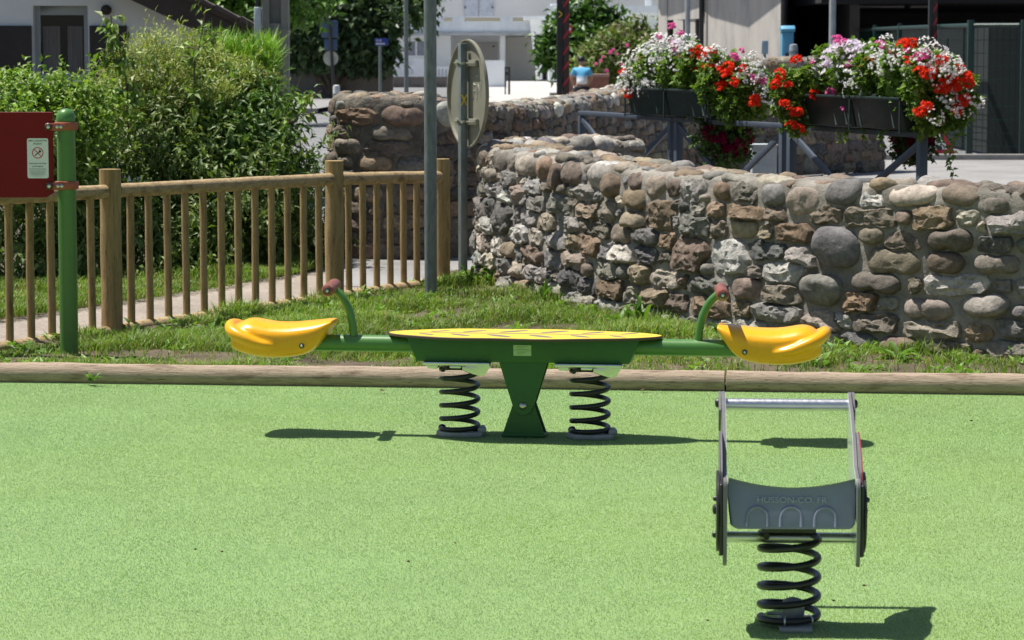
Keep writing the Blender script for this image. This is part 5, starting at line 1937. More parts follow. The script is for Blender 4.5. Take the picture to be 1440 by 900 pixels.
MB().box(((a.x + b_.x) / 2 - 0.02, YP - 0.05, (a.z + b_.z) / 2), (b_.x - a.x, 0.06, a.z - b_.z)).build('cable_guard', mk('pale_plastic', (0.52, 0.58, 0.62), 0.5), up_, world=True, bevel=0.01)
MB().tube([((a.x + b_.x) / 2 - 0.02, YP - 0.05, a.z - 0.02), ((a.x + b_.x) / 2 - 0.02, YP - 0.05, 5.0)], 0.02, 8).build('cable', M_cap, up_, world=True)
MB().tube([((a.x + b_.x) / 2 - 0.02, YP - 0.05, 0), ((a.x + b_.x) / 2 - 0.02, YP - 0.05, b_.z + 0.02)], 0.02, 8).build('cable', M_cap, up_, world=True)
zz = px(0, 74, YP).z
MB().box(((x0 + x1) / 2 + 0.03, YP - 0.012, zz), (x1 - x0, 0.02, 0.014)).build('strap', M_zinc, up_, world=True)

# ---- ivy-covered garden wall across the road, trees behind it
YI = 84.0
M_gw = mk('grey_garden_wall', (0.17, 0.165, 0.16), 0.95, var=0.3, scale=1.2, bmp=0.4, bscale=8, bdist=0.03)
iw = thing('garden_wall', 'grey weathered garden wall across the road, overgrown with ivy', 'garden wall', (px(460, 140, YI).x, YI + 0.15, 0))
mb = MB()
xa, xb = px(300, 0, YI).x, px(480, 0, YI).x
mb.box(((xa + xb) / 2, YI + 0.2, 0.9), (xb - xa, 0.4, 1.86))
mb.build('wall', M_gw, iw, world=True)
mb = MB()
xa, xb = px(480, 0, YI).x + 0.002, px(552, 0, YI).x
mb.box(((xa + xb) / 2, YI + 0.22, 0.52), (xb - xa, 0.36, 1.04))
mb.build('low_wall', mk('tan_wall', (0.24, 0.21, 0.18), 0.95, var=0.25, scale=1.5, bmp=0.4, bscale=8), iw, world=True)
M_far = attr_mat('far_leaf', 0.45, 0.2, 0.1, 2, spec=0.4)
IVY = [(0.045, 0.085, 0.03), (0.06, 0.11, 0.04), (0.03, 0.06, 0.02), (0.085, 0.13, 0.055)]


def far_tree(name, label, cat, L, n, size, pal, base, trunk=0.15, group=None, **kw):
    lo = lob(L)
    t = thing(name, label, cat, base, 0, group)
    A_ = crown(lo, n, size, pal, **kw)
    A_[0][:, 2] = np.maximum(A_[0][:, 2], 0.0)
    np_mesh('crown', A_[0], A_[1], M_far, t, A_[2], world=True)
    mb = MB()
    for i, (c, r) in enumerate(lo[:4]):
        p0 = Vector(base)
        c = Vector(c)
        K = catmull([tuple(p0), tuple(p0.lerp(c, 0.45) + Vector((0, 0, 0.15))), tuple(c)], 0.4)
        mb.tube([tuple(q) for q in K], list(np.linspace(trunk, trunk * 0.3, len(K))), 8)
    mb.build('trunk', M_bark, t, world=True)
    return t


far_tree('ivy', 'thick dark ivy hanging over the grey garden wall', 'ivy', [
    (430, 45, 36, YI - .3, 0.3, 0.9), (480, 45, 42, YI - .3, 0.3, 0.9), (520, 52, 30, YI - .3, 0.3, 1.0), (400, 55, 30, YI - .3, .3, 0.8), (450, 64, 24, YI - .4, .2, 0.6), (500, 72, 28, YI - .4, .2, 0.6), (533, 78, 15, YI - .4, .3, 1.0), (425, 25, 30, YI, .5, 0.7), (490, 20, 34, YI, .5, 0.7), (365, 30, 40, YI, .5, 0.9), (415, 62, 22, YI - .3, .2, .5)],
    15000, 0.28, IVY, (px(470, 0, YI).x, YI - 0.2, 0), trunk=0.08, droop=0.5, ratio=0.7, per=9, twig=0.5, inner=0.25, rough=0.4)
far_tree('tree', 'dark broad tree overhanging the ivy wall at the top of the picture', 'tree', [
    (500, -25, 45, 92, .8, .8), (545, -22, 42, 92, .8, .9), (575, -10, 34, 92, .8, .9), (460, -40, 50, 93, .8, .8), (590, 5, 16, 91, .8, 1), (535, 10, 20, 91.5, .8, .8)],
    8000, 0.3, [(0.035, 0.075, 0.02), (0.05, 0.10, 0.025), (0.07, 0.12, 0.03)], (px(505, 0, 93).x, 93, 0), trunk=0.25, droop=0.4, ratio=0.5, per=10, twig=0.7, rough=0.6)
far_tree('tree', 'bright green tree behind the dark tiled roof', 'tree', [
    (340, 0, 45, 60, .8, .9), (310, -15, 40, 60, .8, .9), (375, -15, 40, 60, .8, .9), (400, 5, 25, 61, .8, .9), (430, -5, 30, 62, .8, .7)],
    5000, 0.22, [(0.09, 0.20, 0.025), (0.12, 0.24, 0.03), (0.07, 0.15, 0.02)], (px(345, 0, 61).x, 61, 0), trunk=0.2, droop=0.3, ratio=0.5, per=10, twig=0.5, rough=0.5)

# street signs seen from behind
M_blue = mk('blue_sign', (0.055, 0.10, 0.19), 0.5, var=0.06)
M_dpole = mk('dark_pole', (0.03, 0.032, 0.036), 0.5)
YS = 72.0
c = px(466, 0, YS)
st_ = thing('sign_post', 'dark leaning post with two blue boards and a pale disc, in front of the ivy', 'road sign', (px(469, 140, YS).x, YS, 0))
MB().tube([(px(470, 0, YS).x, YS, 0), (px(466, 70, YS).x, YS, px(0, 70, YS).z), (px(463, 25, YS).x, YS, px(0, 25, YS).z)], 0.04, 10).build('post', M_dpole, st_, world=True)
PB(452, 29, 475, 53, YS + 0.06, 0.05).build('board', M_blue, st_, world=True, bevel=0.01)
PB(456, 55, 474, 71, YS + 0.06, 0.05).build('board', M_blue, st_, world=True, bevel=0.01)
c = px(465, 82, YS)
MB().lathe([(0.19, 0.06), (0.19, 0.02), (0.17, 0.02)], c, 28, 'y').build('disc', mk('pale_sign_back', (0.42, 0.43, 0.36), 0.5), st_, world=True)
YN = 78.0
c = px(534, 0, YN)
ns_ = thing('street_name_sign', 'small blue street name plate on a slim grey post by the ivy', 'street sign', (c.x, YN, 0))
MB().cyl((c.x, YN, 0), (c.x, YN, px(0, 55, YN).z), 0.04, n=12).build('post', M_galv, ns_, world=True)
pl_ = PB(527, 54, 546, 64, YN - 0.05, 0.03).build('plate', mk('enamel_blue', (0.02, 0.04, 0.25), 0.4), ns_, world=True, bevel=0.006)
q = px(533, 57.2, YN - 0.055) - origin(pl_)
text_mesh('lettering', 'RUE', 0.085, 0.001, M_white, pl_, q, (PI / 2, 0, 0))
mb = MB()
q = px(535, 61.5, YN - 0.055)
for k in range(5): mb.box((q.x - 0.10 + 0.05 * k, q.y, q.z), (0.034, 0.004, 0.04))
mb.build('small_print', M_white, pl_, world=True)
YG = 62.0
c = px(571, 0, YG)
lp_ = thing('lamp_pole', 'plain grey pole standing before the white house, left of the steel pole', 'pole', (c.x, YG, 0))
MB().lathe([(0.06, 0.0), (0.05, 0.3), (0.042, 4.5)], (c.x, YG, 0), 14).build('shaft', M_galv, lp_, world=True)
MB().lathe([(0.09, 0.0), (0.09, 0.03), (0.07, 0.05)], (c.x, YG, 0), 14).build('base', M_galv, lp_, world=True)
YB = 40.0
c = px(472.5, 0, YB)
bo_ = thing('bollard', 'short white bollard beside the corner of the shaded stone wall', 'bollard', (c.x, YB, 0))
MB().lathe([(0.05, 0), (0.05, 1.08), (0.045, 1.11), (0.02, 1.12)], (c.x, YB, 0), 16).build('shaft', mk('white_bollard', (0.6, 0.62, 0.62), 0.6), bo_, world=True)
MB().lathe([(0.0525, 0.92), (0.0525, 1.0)], (c.x, YB, 0), 16).build('band', M_galv, bo_, world=True)

# pavement and kerb beyond the road at the left
def quad(name, pts, z, mat):
    return sheet(name, pts, z, mat)
xl, xr = px(300, 0, 76).x, px(560, 0, 76).x
quad('pavement_far', [(-30, 70.5), (-4.8, 70.5), (-4.0, 83.9), (-30, 83.9)], 0.10, M_pave)
kb = MB().box((-17.4, 70.4, 0.05), (25.2, 0.22, 0.115)).build('kerb', mk('kerb_stone', (0.24, 0.23, 0.22), 0.9), None, bevel=0.015)
kb['kind'] = 'structure'

# ---- white house across the street
YW = 130.0
M_w1 = mk('white_paint_wall', (0.87, 0.89, 0.92), 0.85, var=0.06, scale=0.4)
M_w2 = mk('beige_wall', (0.83, 0.80, 0.77), 0.85, var=0.05, scale=0.4)
M_w3 = mk('grey_blue_parapet', (0.76, 0.81, 0.86), 0.85, var=0.12, scale=0.8, stretch=(2, 1, 0.4))
M_w4 = mk('garage_door', (0.60, 0.58, 0.55), 0.7, var=0.04)
M_sh = mk('pale_shutter', (0.58, 0.60, 0.66), 0.7)
wh_ = thing('white_villa', 'large white two-storey house with balcony, garage bays and a slanted porch pillar', 'house', (px(650, 112, YW).x, YW + 2, 0))
zt = lambda y: px(0, y, YW).z
PB(520, -70, 925, 24, YW + 3.2, 6).build('upper_wall', M_w2, wh_, world=True)
PB(520, -70, 560, 24, YW + 3.0, 0.19).build('upper_corner', M_w1, wh_, world=True)
lw = MB()
pbox(lw, 545, 50, 634, 114, YW, 3)
pbox(lw, 634.2, 50, 760, 114, YW + 2.6, 0.4)
lw.build('lower_wall', M_w1, wh_, world=True)
PB(703, 50.2, 710.5, 114, YW, 0.4).build('garage_pillar', M_w1, wh_, world=True)
PB(664, 60, 700, 114, YW + 2.45, 0.14).build('garage_door', M_w4, wh_, world=True)
PB(711, 52, 757, 114, YW + 2.45, 0.14).build('garage_door', M_w4, wh_, world=True)
MB().lathe([(0.05, 0), (0.05, -0.05)], px(694, 65, YW + 2.4), 10, 'y').build('door_knob', M_cap, wh_, world=True)
pp = MB()
pbox(pp, 545, 31.5, 764, 45, YW - 1.0, 0.25)
for a, b_ in ((545, 624), (636, 653), (703.5, 721), ):
    pbox(pp, a, 23, b_, 31.5, YW - 1.0, 0.25)
pp.build('balcony_parapet', M_w3, wh_, world=True)
PB(545, 45, 764, 50, YW - 1.15, 4.2).build('balcony_slab', mk('stained_slab', (0.40, 0.42, 0.44), 0.9, var=0.35, scale=1.0, stretch=(1, 1, 4)), wh_, world=True)
rl = MB()
for a, b_ in ((624, 636), (653, 703.5), (721, 764)):
    pbox(rl, a, 23, b_, 24.6, YW - 1.0, 0.1)
    pbox(rl, a, 30, b_, 31.4, YW - 1.0, 0.1)
rl.build('balcony_rail', M_w1, wh_, world=True)
for a, b_ in ((653, 672.6), (674, 694)):
    PB(a, -30, b_, 23.5, YW + 3.1, 0.08).build('shutter', M_sh, wh_, world=True)
hg = MB()
for a in (654, 692.5):
    for y in (-14, 10.5): pbox(hg, a - 1.2, y - 1.2, a + 1.2, y + 1.2, YW + 3.0, 0.08)
hg.build('shutter_hinges', M_cap, wh_, world=True)
wn_ = MB()
pbox(wn_, 572, 56, 599, 58, YW - 0.06, 0.1); pbox(wn_, 572, 78, 599, 80, YW - 0.06, 0.1)
for a in (572, 584, 597): pbox(wn_, a, 58, a + 2.4, 78, YW - 0.06, 0.1)
wo = wn_.build('window', M_w1, wh_, world=True)
PB(574, 58, 597, 78, YW - 0.02, 0.03).build('pane', mk('pale_pane', (0.28, 0.31, 0.37), 0.2), wo, world=True)
PB(549, 65, 557, 74, YW - 0.1, 0.1).build('letter_box', mk('dark_maroon', (0.10, 0.04, 0.05), 0.6), wh_, world=True)
# porch
PB(737, 22.5, 779, 28, YW - 3, 4).build('porch_roof', M_w1, wh_, world=True)
sp_ = MB()
f0 = lambda x, y, Yq: px(x, y, Yq)
pol = [(745, 28), (762, 28), (762, 112), (754, 112)]
sp_.prism([(f0(x, y, YW - 2.5).x, f0(x, y, YW - 2.5).z) for x, y in pol], lambda u, v_, d: (u, d, v_), YW - 2.5, YW - 2.1)
sp_.build('slanted_pillar', M_w1, wh_, world=True)
PB(762.3, 28, 775, 112, YW - 0.5, 0.4).build('porch_wall', M_w1, wh_, world=True)
PB(763.5, 45, 769, 112, YW - 0.62, 0.1).build('porch_door', M_shutter, wh_, world=True)
PB(769.2, 28, 775, 114, YW - 2.2, 0.3).build('porch_pillar', M_w1, wh_, world=True)
# wing at the right
PB(772, 18, 925, 114, YW - 6, 5).build('wing_wall', mk('pale_green_wall', (0.74, 0.80, 0.78), 0.85, var=0.05, scale=0.4), wh_, world=True)
PB(770, 8, 925, 18, YW - 6.3, 0.29).build('wing_parapet', M_w3, wh_, world=True)
PB(908, -30, 916, 14, YW - 5.5, 0.3).build('column', M_w1, wh_, world=True)
PB(775, 5, 788, 8.5, YW - 6.2, 3).build('canopy', M_w1, wh_, world=True)

# garden fence of the villa
YF = 112.0
gf = thing('garden_fence', 'white rail fence with solid white piers on a low brown wall', 'fence', (px(560, 125, YF).x, YF, 0))
PB(552, 108, 712, 128, YF, 0.3).build('low_wall', mk('brown_wall', (0.20, 0.17, 0.15), 0.9, var=0.35, scale=1.5), gf, world=True)
PB(535, 93, 583, 97, YF - 0.02, 0.1).build('rail', M_w1, gf, world=True)
PB(552, 105, 583, 107, YF - 0.02, 0.1).build('rail', M_w1, gf, world=True)
PB(603, 94, 634, 97, YF - 0.02, 0.1).build('rail', M_w1, gf, world=True)
bl = MB()
for x in list(range(556, 583, 5)) + list(range(614, 634, 5)):
    pbox(bl, x, 97, x + 1.6, 107.8, YF, 0.06)
bl.build('balusters', M_w1, gf, world=True)
PB(581, 84, 603, 107.9, YF - 0.05, 0.3).build('pier', M_w1, gf, world=True)
PB(682, 85, 709.5, 127.5, YF - 0.3, 0.25).build('pier', M_w1, gf, world=True)
YK = 95.0
bg = thing('black_gate_frame', 'small black metal gate frame beside the white pier', 'gate', (px(713, 130, YK).x, YK, 0))
mb = MB()
pbox(mb, 709.5, 94, 717.5, 97, YK, 0.08); pbox(mb, 714.5, 97, 717.5, 135, YK, 0.08); pbox(mb, 709.5, 97, 711.5, 135, YK, 0.08)
mb.build('frame', M_dpole, bg, world=True)
PB(711.5, 101, 714.3, 106, YK + 0.02, 0.05).build('lock', M_dpole, bg, world=True)
sheet('courtyard', [(px(640, 0, 80).x, 80), (9, 80), (9, 133), (px(640, 0, 133).x, 133)], 0.004, asphalt('pale_concrete', (0.48, 0.47, 0.45), 20))

# shrubs right of the villa
far_tree('tree', 'round dark green garden tree in front of the pale wing of the villa', 'tree', [
    (825, 45, 38, 88, .8, .9), (845, 55, 30, 88, .8, .9), (800, 60, 28, 87.5, .8, 1), (820, 80, 36, 87, .8, .8), (785, 70, 16, 87, .8, 1.4), (778, 85, 12, 87, .8, 1.2)],
    6000, 0.3, [(0.06, 0.14, 0.025), (0.085, 0.18, 0.03), (0.045, 0.10, 0.02)], (px(822, 0, 88).x, 88, 0), trunk=0.12, droop=0.2, ratio=0.55, per=9, twig=0.5, rough=0.4)
far_tree('hedge', 'long pale green flowering hedge behind the seated person', 'hedge', [
    (885, 65, 30, 84, .8, .8), (915, 62, 26, 84, .8, .9), (860, 85, 34, 83, .8, .8), (895, 95, 36, 83, .8, .8), (835, 98, 24, 82.5, .8, .8), (925, 90, 30, 83, .8, .9), (955, 80, 28, 83, .8, .9)],
    6500, 0.24, [(0.14, 0.22, 0.04), (0.11, 0.19, 0.035), (0.18, 0.23, 0.06), (0.22, 0.20, 0.10)], (px(885, 0, 84).x, 84, 0), trunk=0.08, droop=0.1, ratio=0.4, per=9, twig=0.45, rough=0.4, up=0.6)
hd_ = bpy.data.objects['hedge']
rg = np.random.default_rng(77)
for (x, y) in ((862, 70), (848, 80), (845, 86), (838, 90), (868, 76), (882, 64), (853, 100), (876, 92), (905, 82), (858, 74)):
    q = px(x, y, 81.3)
    o = bpy.data.objects.new('flower_head', HEADS['pink'][rg.integers(0, 3)])
    COL.objects.link(o); o.parent = hd_
    o.location = q - origin(hd_)
    o.rotation_euler = (0.9, 0, 0)
    s2 = rg.uniform(1.0, 1.7)
    o.scale = (s2, s2, s2)

# ---- red and black striped posts
M_red = mk('red_stripe', (0.50, 0.02, 0.04), 0.5)
M_blk = mk('black_post', (0.016, 0.017, 0.018), 0.4)
for (xa, xb, Yq, lab) in ((783, 801, 40.0, 'thick black post with red zigzag stripes beside the seated person'), (1307, 1319, 46.0, 'black post with red stripes in front of the dark hall, behind the right flowers')):
    a, b_ = px(xa, 0, Yq), px(xb, 0, Yq)
    wq = b_.x - a.x
    t = thing('striped_post', lab, 'post', ((a.x + b_.x) / 2, Yq + wq / 2, 0), 0, 'striped steel posts')
    MB().box((-wq * 0.26, 0, 1.9), (wq * 0.46, wq, 3.8)).build('box_section', M_blk, t, bevel=0.006)
    o = MB().box((wq * 0.24, 0.012, 1.9), (wq * 0.5, wq * 0.8, 3.8)).build('flange', mk('dark_brown_steel', (0.05, 0.025, 0.022), 0.5), t, bevel=0.004)
    mb = MB()
    hh = 0.22
    for k in range(16):
        z = 0.2 + k * hh
        yq = 0.012 - wq * 0.4 - 0.0015
        mb.add([(0.0, yq, z), (wq * 0.48, yq, z + 0.12), (wq * 0.48, yq, z + 0.17), (0.0, yq, z + 0.05)], [(0, 1, 2, 3)])
    mb.build('stripes', M_red, o, smooth=False)
    if xa < 1000:
        q = px(791, 20, Yq) - Vector(t.location)
        mb = MB()
        for sg_ in (-1, 1):
            mb.box((q.x - 0.025, -wq / 2 - 0.003, q.z + sg_ * 0.02), (0.075, 0.004, 0.014), Matrix.Rotation(sg_ * 0.7, 3, 'Y'))
        mb.build('yellow_arrow', M_ylw, t)
# round red sign behind the thick post
YR = 58.0
q = px(801, 41, YR)
t = thing('no_entry_sign', 'small round red and white sign half hidden by the thick striped post', 'road sign', (q.x - 0.05, YR, 0))
MB().cyl((0, 0.05, 0), (0, 0.05, q.z + 0.1), 0.03, n=10).build('post', M_galv, t)
d2 = MB().lathe([(0.11, 0.0), (0.11, -0.02), (0.10, -0.022)], (0.0, 0, q.z), 24, 'y').build('disc', M_red, t)
MB().lathe([(0.035, -0.0222), (0.035, -0.024)], (0.045, 0, q.z), 16, 'y').build('white_centre', M_white, d2)

# ---- low brick walls by the seated person
M_brick = mk('red_brick', (0.30, 0.14, 0.10), 0.9, var=0.3, scale=8, bmp=0.4, bscale=30)
YV = 72.0
pr = thing('brick_pillar', 'short red brick pillar with a pink coping, left of the seated person', 'pillar', (px(800, 130, YV).x, YV + 0.15, 0))
PB(796, 109, 806, 150, YV, 0.3).build('shaft', M_brick, pr, world=True)
PB(794.5, 104.5, 811, 109, YV - 0.03, 0.36).build('coping', mk('pink_coping', (0.42, 0.26, 0.23), 0.8), pr, world=True, bevel=0.01)
YV2 = 73.0
bw = thing('brick_wall', 'low red brick wall with coping, right of the seated person', 'wall', (px(845, 130, YV2).x, YV2 + 0.15, 0))
PB(808, 108, 856, 160, YV2, 0.3).build('wall', M_brick, bw, world=True)
PB(806.5, 104, 857, 108, YV2 - 0.04, 0.38).build('coping', bpy.data.materials['pink_coping'], bw, world=True, bevel=0.01)
# bench the person sits on
seat_z = 0.50
Yb = 70.0
pxx = px(819, 0, Yb).x
bn = thing('bench', 'plain stone bench under the seated person, mostly behind the wall', 'bench', (pxx, Yb, 0))
MB().box((0, 0.05, 0.455), (1.6, 0.42, 0.09)).build('seat', M_conc, bn, bevel=0.01)
for xx in (-0.6, 0.6): MB().box((xx, 0.05, 0.205), (0.14, 0.36, 0.41)).build('leg', M_conc, bn, bevel=0.01)


# ---- seated person, seen from behind, bending forward a little
def skin_body(name, joints, bones, mat, parent, sub=2, root=0):
    me = bpy.data.meshes.new(name)
    me.from_pydata([j[0] for j in joints], bones, [])
    o = link(name, me, mat, None)
    sk = o.modifiers.new('skin', 'SKIN')
    sk.use_smooth_shade = True
    for i, j in enumerate(joints):
        r = j[1]
        o.data.skin_vertices[0].data[i].radius = (r, r) if not isinstance(r, tuple) else r
        o.data.skin_vertices[0].data[i].use_root = (i == root)
    sb = o.modifiers.new('sub', 'SUBSURF')
    sb.levels = sub
    sb.render_levels = sub
    applied(o)
    o.data.materials.clear()
    o.data.materials.append(mat)
    o.data.polygons.foreach_set('use_smooth', np.full(len(o.data.polygons), True))
    o.parent = parent
    return o


M_skin = mk('skin', (0.42, 0.25, 0.17), 0.6, var=0.06)
M_hair = mk('dark_hair', (0.012, 0.012, 0.016), 0.45)
M_short = mk('dark_shorts', (0.02, 0.022, 0.03), 0.8)
m, nt, b = new_mat('blue_white_shirt')
v = coords(nt)
sepn = nt.nodes.new('ShaderNodeSeparateXYZ')
nt.links.new(v, sepn.inputs[0])
mrn = nt.nodes.new('ShaderNodeMapRange')
mrn.inputs['From Min'].default_value = 0.76
mrn.inputs['From Max'].default_value = 1.0
nt.links.new(sepn.outputs['Z'], mrn.inputs['Value'])
cc = ramp(nt, mrn.outputs['Result'], [(0.25, (0.78, 0.80, 0.82)), (0.7, (0.10, 0.42, 0.72))])
nt.links.new(cc, b.inputs['Base Color'])
b.inputs['Roughness'].default_value = 0.7
M_shirt = m
pe = thing('person', 'person in a light blue and white shirt and dark cap seated with back turned', 'person', (pxx, Yb, 0), math.radians(4))
# joints (x right, y away from the camera: the person faces away)
J = [((0, 0.0, 0.60), 0.135), ((0, 0.03, 0.74), 0.125), ((0, 0.08, 0.90), 0.135), ((0, 0.14, 1.04), 0.115), ((0, 0.19, 1.11), 0.06), ((0, 0.23, 1.18), 0.058), ((0, 0.25, 1.27), 0.088), ((0, 0.26, 1.35), 0.07)]
Bn = [(i, i + 1) for i in range(7)]
for sgn in (-1, 1):
    o0 = len(J)
    J += [((sgn * 0.17, 0.13, 1.04), 0.065), ((sgn * 0.25, 0.18, 0.86), 0.047), ((sgn * 0.19, 0.38, 0.72), 0.036), ((sgn * 0.17, 0.44, 0.69), 0.028),
          ((sgn * 0.10, 0.06, 0.58), 0.095), ((sgn * 0.15, 0.44, 0.53), 0.068), ((sgn * 0.15, 0.46, 0.30), 0.056), ((sgn * 0.15, 0.45, 0.09), 0.04), ((sgn * 0.16, 0.60, 0.04), 0.035)]
    Bn += [(3, o0), (o0, o0 + 1), (o0 + 1, o0 + 2), (o0 + 2, o0 + 3), (0, o0 + 4), (o0 + 4, o0 + 5), (o0 + 5, o0 + 6), (o0 + 6, o0 + 7), (o0 + 7, o0 + 8)]
    # fingers and thumb, each a short chain
    w0_ = o0 + 3
    for k in range(4):
        f0_ = len(J)
        bx = sgn * (0.148 + 0.014 * k)
        J += [((bx, 0.49, 0.675), 0.009), ((bx, 0.525 - 0.004 * abs(k - 1.4), 0.65), 0.008)]
        Bn += [(w0_, f0_), (f0_, f0_ + 1)]
    f0_ = len(J)
    J += [((sgn * 0.13, 0.465, 0.668), 0.0095), ((sgn * 0.118, 0.49, 0.65), 0.0085)]
    Bn += [(w0_, f0_), (f0_, f0_ + 1)]
body = skin_body('body', J, Bn, M_skin, pe)
# face and ears: low relief on the far side
fm = MB()
for sgn in (-1, 1):
    fm.lathe([(0.004, -0.02), (0.018, -0.012), (0.018, 0.012), (0.004, 0.02)], (sgn * 0.088, 0.25, 1.26), 10, 'y')
fm.lathe([(0.003, 0.0), (0.016, 0.01), (0.010, 0.05), (0.003, 0.055)], (0, 0.33, 1.25), 10, 'y')
fm.build('ears_and_nose', M_skin, body)
Js = [((0, 0.0, 0.66), 0.150), ((0, 0.03, 0.76), 0.142), ((0, 0.08, 0.90), 0.152), ((0, 0.14, 1.04), 0.128), ((0, 0.165, 1.08), 0.08)]
Bs = [(0, 1), (1, 2), (2, 3), (3, 4)]
for sgn in (-1, 1):
    o0 = len(Js)
    Js += [((sgn * 0.17, 0.13, 1.04), 0.078), ((sgn * 0.235, 0.165, 0.90), 0.060)]
    Bs += [(3, o0), (o0, o0 + 1)]
skin_body('shirt', Js, Bs, M_shirt, pe)
Jh = [((0, 0.01, 0.60), 0.15), ((0, 0.0, 0.66), 0.143)]
Bh = [(0, 1)]
for sgn in (-1, 1):
    o0 = len(Jh)
    Jh += [((sgn * 0.10, 0.07, 0.585), 0.102), ((sgn * 0.145, 0.36, 0.545), 0.085)]
    Bh += [(0, o0), (o0, o0 + 1)]
skin_body('shorts', Jh, Bh, M_short, pe)
hm = MB().lathe([(0.088, -0.03), (0.098, 0.0), (0.096, 0.04), (0.078, 0.08), (0.045, 0.10), (0.008, 0.107)], (0, 0.245, 1.285), 20).build('cap', M_hair, pe)

# ---- concrete building with niches
YC = 62.0
M_cb = mk('board_marked_concrete', (0.46, 0.43, 0.39), 0.9, var=0.10, scale=1.6, stretch=(1.6, 1.6, 0.5), bmp=0.2, bscale=12, dirt=(0.27, 0.26, 0.25), dirt_scale=1.2, dirt_at=(0.5, 0.75))
c0, c1, c2, c3 = px(926, 0, YC + 6).x, px(993, 0, YC).x, px(1099, 0, YC - 6.5).x, px(1111, 0, YC + 2).x
cb = thing('concrete_building', 'grey-beige concrete building with narrow niches and a black downpipe', 'building', (c1, YC, 0))
# plan: a broad face turned to the left sun, with a side face in shade
pA = Vector((px(926, 0, YC + 5.5).x, YC + 5.5))
pB = Vector((px(992, 0, YC).x, YC))
pC = Vector((px(1098, 0, YC - 5).x, YC - 5.0))
pD = Vector((px(1111, 0, YC + 1.5).x, YC + 1.5))
pE = Vector((pD.x + 2.0, YC + 14))
pF = Vector((pA.x, YC + 14))
MB().prism([(q.x, q.y) for q in (pB, pC, pD, pE, Vector((pB.x, YC + 14)))], lambda u, v_, d: (u, v_, d), 0, 4.2).build('wall', M_cb, cb, world=True)
# niche wing: piers with dark recesses
dirn = (pB - pA)
mb = MB()
wl = MB()
for (t0, t1) in ((0.0, 0.20), (0.34, 0.55), (0.70, 0.80), (0.955, 0.995)):
    q0, q1 = pA + dirn * t0, pA + dirn * t1
    bk = Vector((0.25, 0.9))
    mb.prism([(q0.x, q0.y), (q1.x, q1.y), (q1.x + bk.x, q1.y + bk.y), (q0.x + bk.x, q0.y + bk.y)], lambda u, v_, d: (u, v_, d), 0, 4.2)
mb.build('piers', M_cb, cb, world=True)
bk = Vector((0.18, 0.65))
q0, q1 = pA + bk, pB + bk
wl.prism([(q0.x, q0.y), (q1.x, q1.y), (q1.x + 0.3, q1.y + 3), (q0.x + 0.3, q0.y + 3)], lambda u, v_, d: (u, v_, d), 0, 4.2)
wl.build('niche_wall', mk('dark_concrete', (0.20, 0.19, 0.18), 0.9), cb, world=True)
mb = MB()
q0, q1 = pA + Vector((0.02, 0.06)), pB + Vector((-0.05, 0.06))
zl = px(0, 27, YC + 2).z
mb.prism([(q0.x, q0.y), (q1.x, q1.y), (q1.x + 0.18, q1.y + 0.6), (q0.x + 0.18, q0.y + 0.6)], lambda u, v_, d: (u, v_, d), zl, 4.198)
mb.build('lintel', M_cb, cb, world=True)
# eaves that shade the upper part of the face
nn_ = Vector((-0.97, -0.23))
em = (pB + pC) / 2 + nn_ * 0.74
e0, e1 = pB + nn_ * 0.66, pC + nn_ * 0.52 + Vector((0.08, -0.35))
mb = MB()
mb.prism([(pA.x - 0.66, pA.y - 0.1), (e0.x, e0.y), (em.x, em.y), (e1.x, e1.y), (pC.x, pC.y), (pD.x, pD.y), (pE.x, pE.y), (pF.x, pF.y)], lambda u, v_, d: (u, v_, d), 4.202, 4.5)
mb.build('eaves', M_conc, cb, world=True)
q = pB + Vector((-0.09, -0.09))
MB().cyl((q.x, q.y, 0), (q.x, q.y, 4.2), 0.055, n=12).build('downpipe', M_cap, cb, world=True)
for (xa, Yq, r_, lab) in ((967, 56.0, 0.055, 'slim pale grey pole in front of the concrete building'), (1171, 48.0, 0.06, 'pale grey pole in front of the dark hall, left of the right flowers')):
    c = px(xa, 0, Yq)
    t = thing('lamp_pole', lab, 'pole', (c.x, Yq, 0))
    MB().cyl((0, 0, 0), (0, 0, 4.5), r_, r_ * 0.9, n=14).build('shaft', mk('pale_galvanised', (0.40, 0.42, 0.43), 0.5, metal=0.3), t)
    MB().lathe([(r_ * 1.8, 0), (r_ * 1.8, 0.03), (r_ * 1.2, 0.05)], (0, 0, 0), 14).build('base', M_galv, t)

# ---- dark hall with a deep roof
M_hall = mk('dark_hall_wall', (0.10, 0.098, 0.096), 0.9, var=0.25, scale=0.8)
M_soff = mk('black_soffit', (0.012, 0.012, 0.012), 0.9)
YM = 74.0
hl = thing('dark_hall', 'long hall in deep shade under a wide flat roof, at the right', 'building', (12, YM, 0))
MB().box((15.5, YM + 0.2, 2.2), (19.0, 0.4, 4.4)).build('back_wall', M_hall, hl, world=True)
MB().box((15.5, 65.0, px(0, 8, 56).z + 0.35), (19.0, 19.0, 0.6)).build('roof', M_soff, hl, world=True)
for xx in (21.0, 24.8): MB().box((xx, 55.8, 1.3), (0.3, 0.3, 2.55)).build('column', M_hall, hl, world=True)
lm = MB()
for x in (1215, 1252, 1298):
    q = px(x, 8, 60)
    lm.box((q.x, 60, px(0, 8, 56).z + 0.03), (0.55, 0.25, 0.05))
lm.build('ceiling_lamp', mk('grey_lamp_housing', (0.3, 0.3, 0.29), 0.6), hl, world=True)
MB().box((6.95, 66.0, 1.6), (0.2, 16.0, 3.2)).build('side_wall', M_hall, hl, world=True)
quad('hall_floor', [(7.05, 56), (25, 56), (25, 73.8), (7.05, 73.8)], 0.01, mk('hall_floor', (0.06, 0.06, 0.06), 0.8))

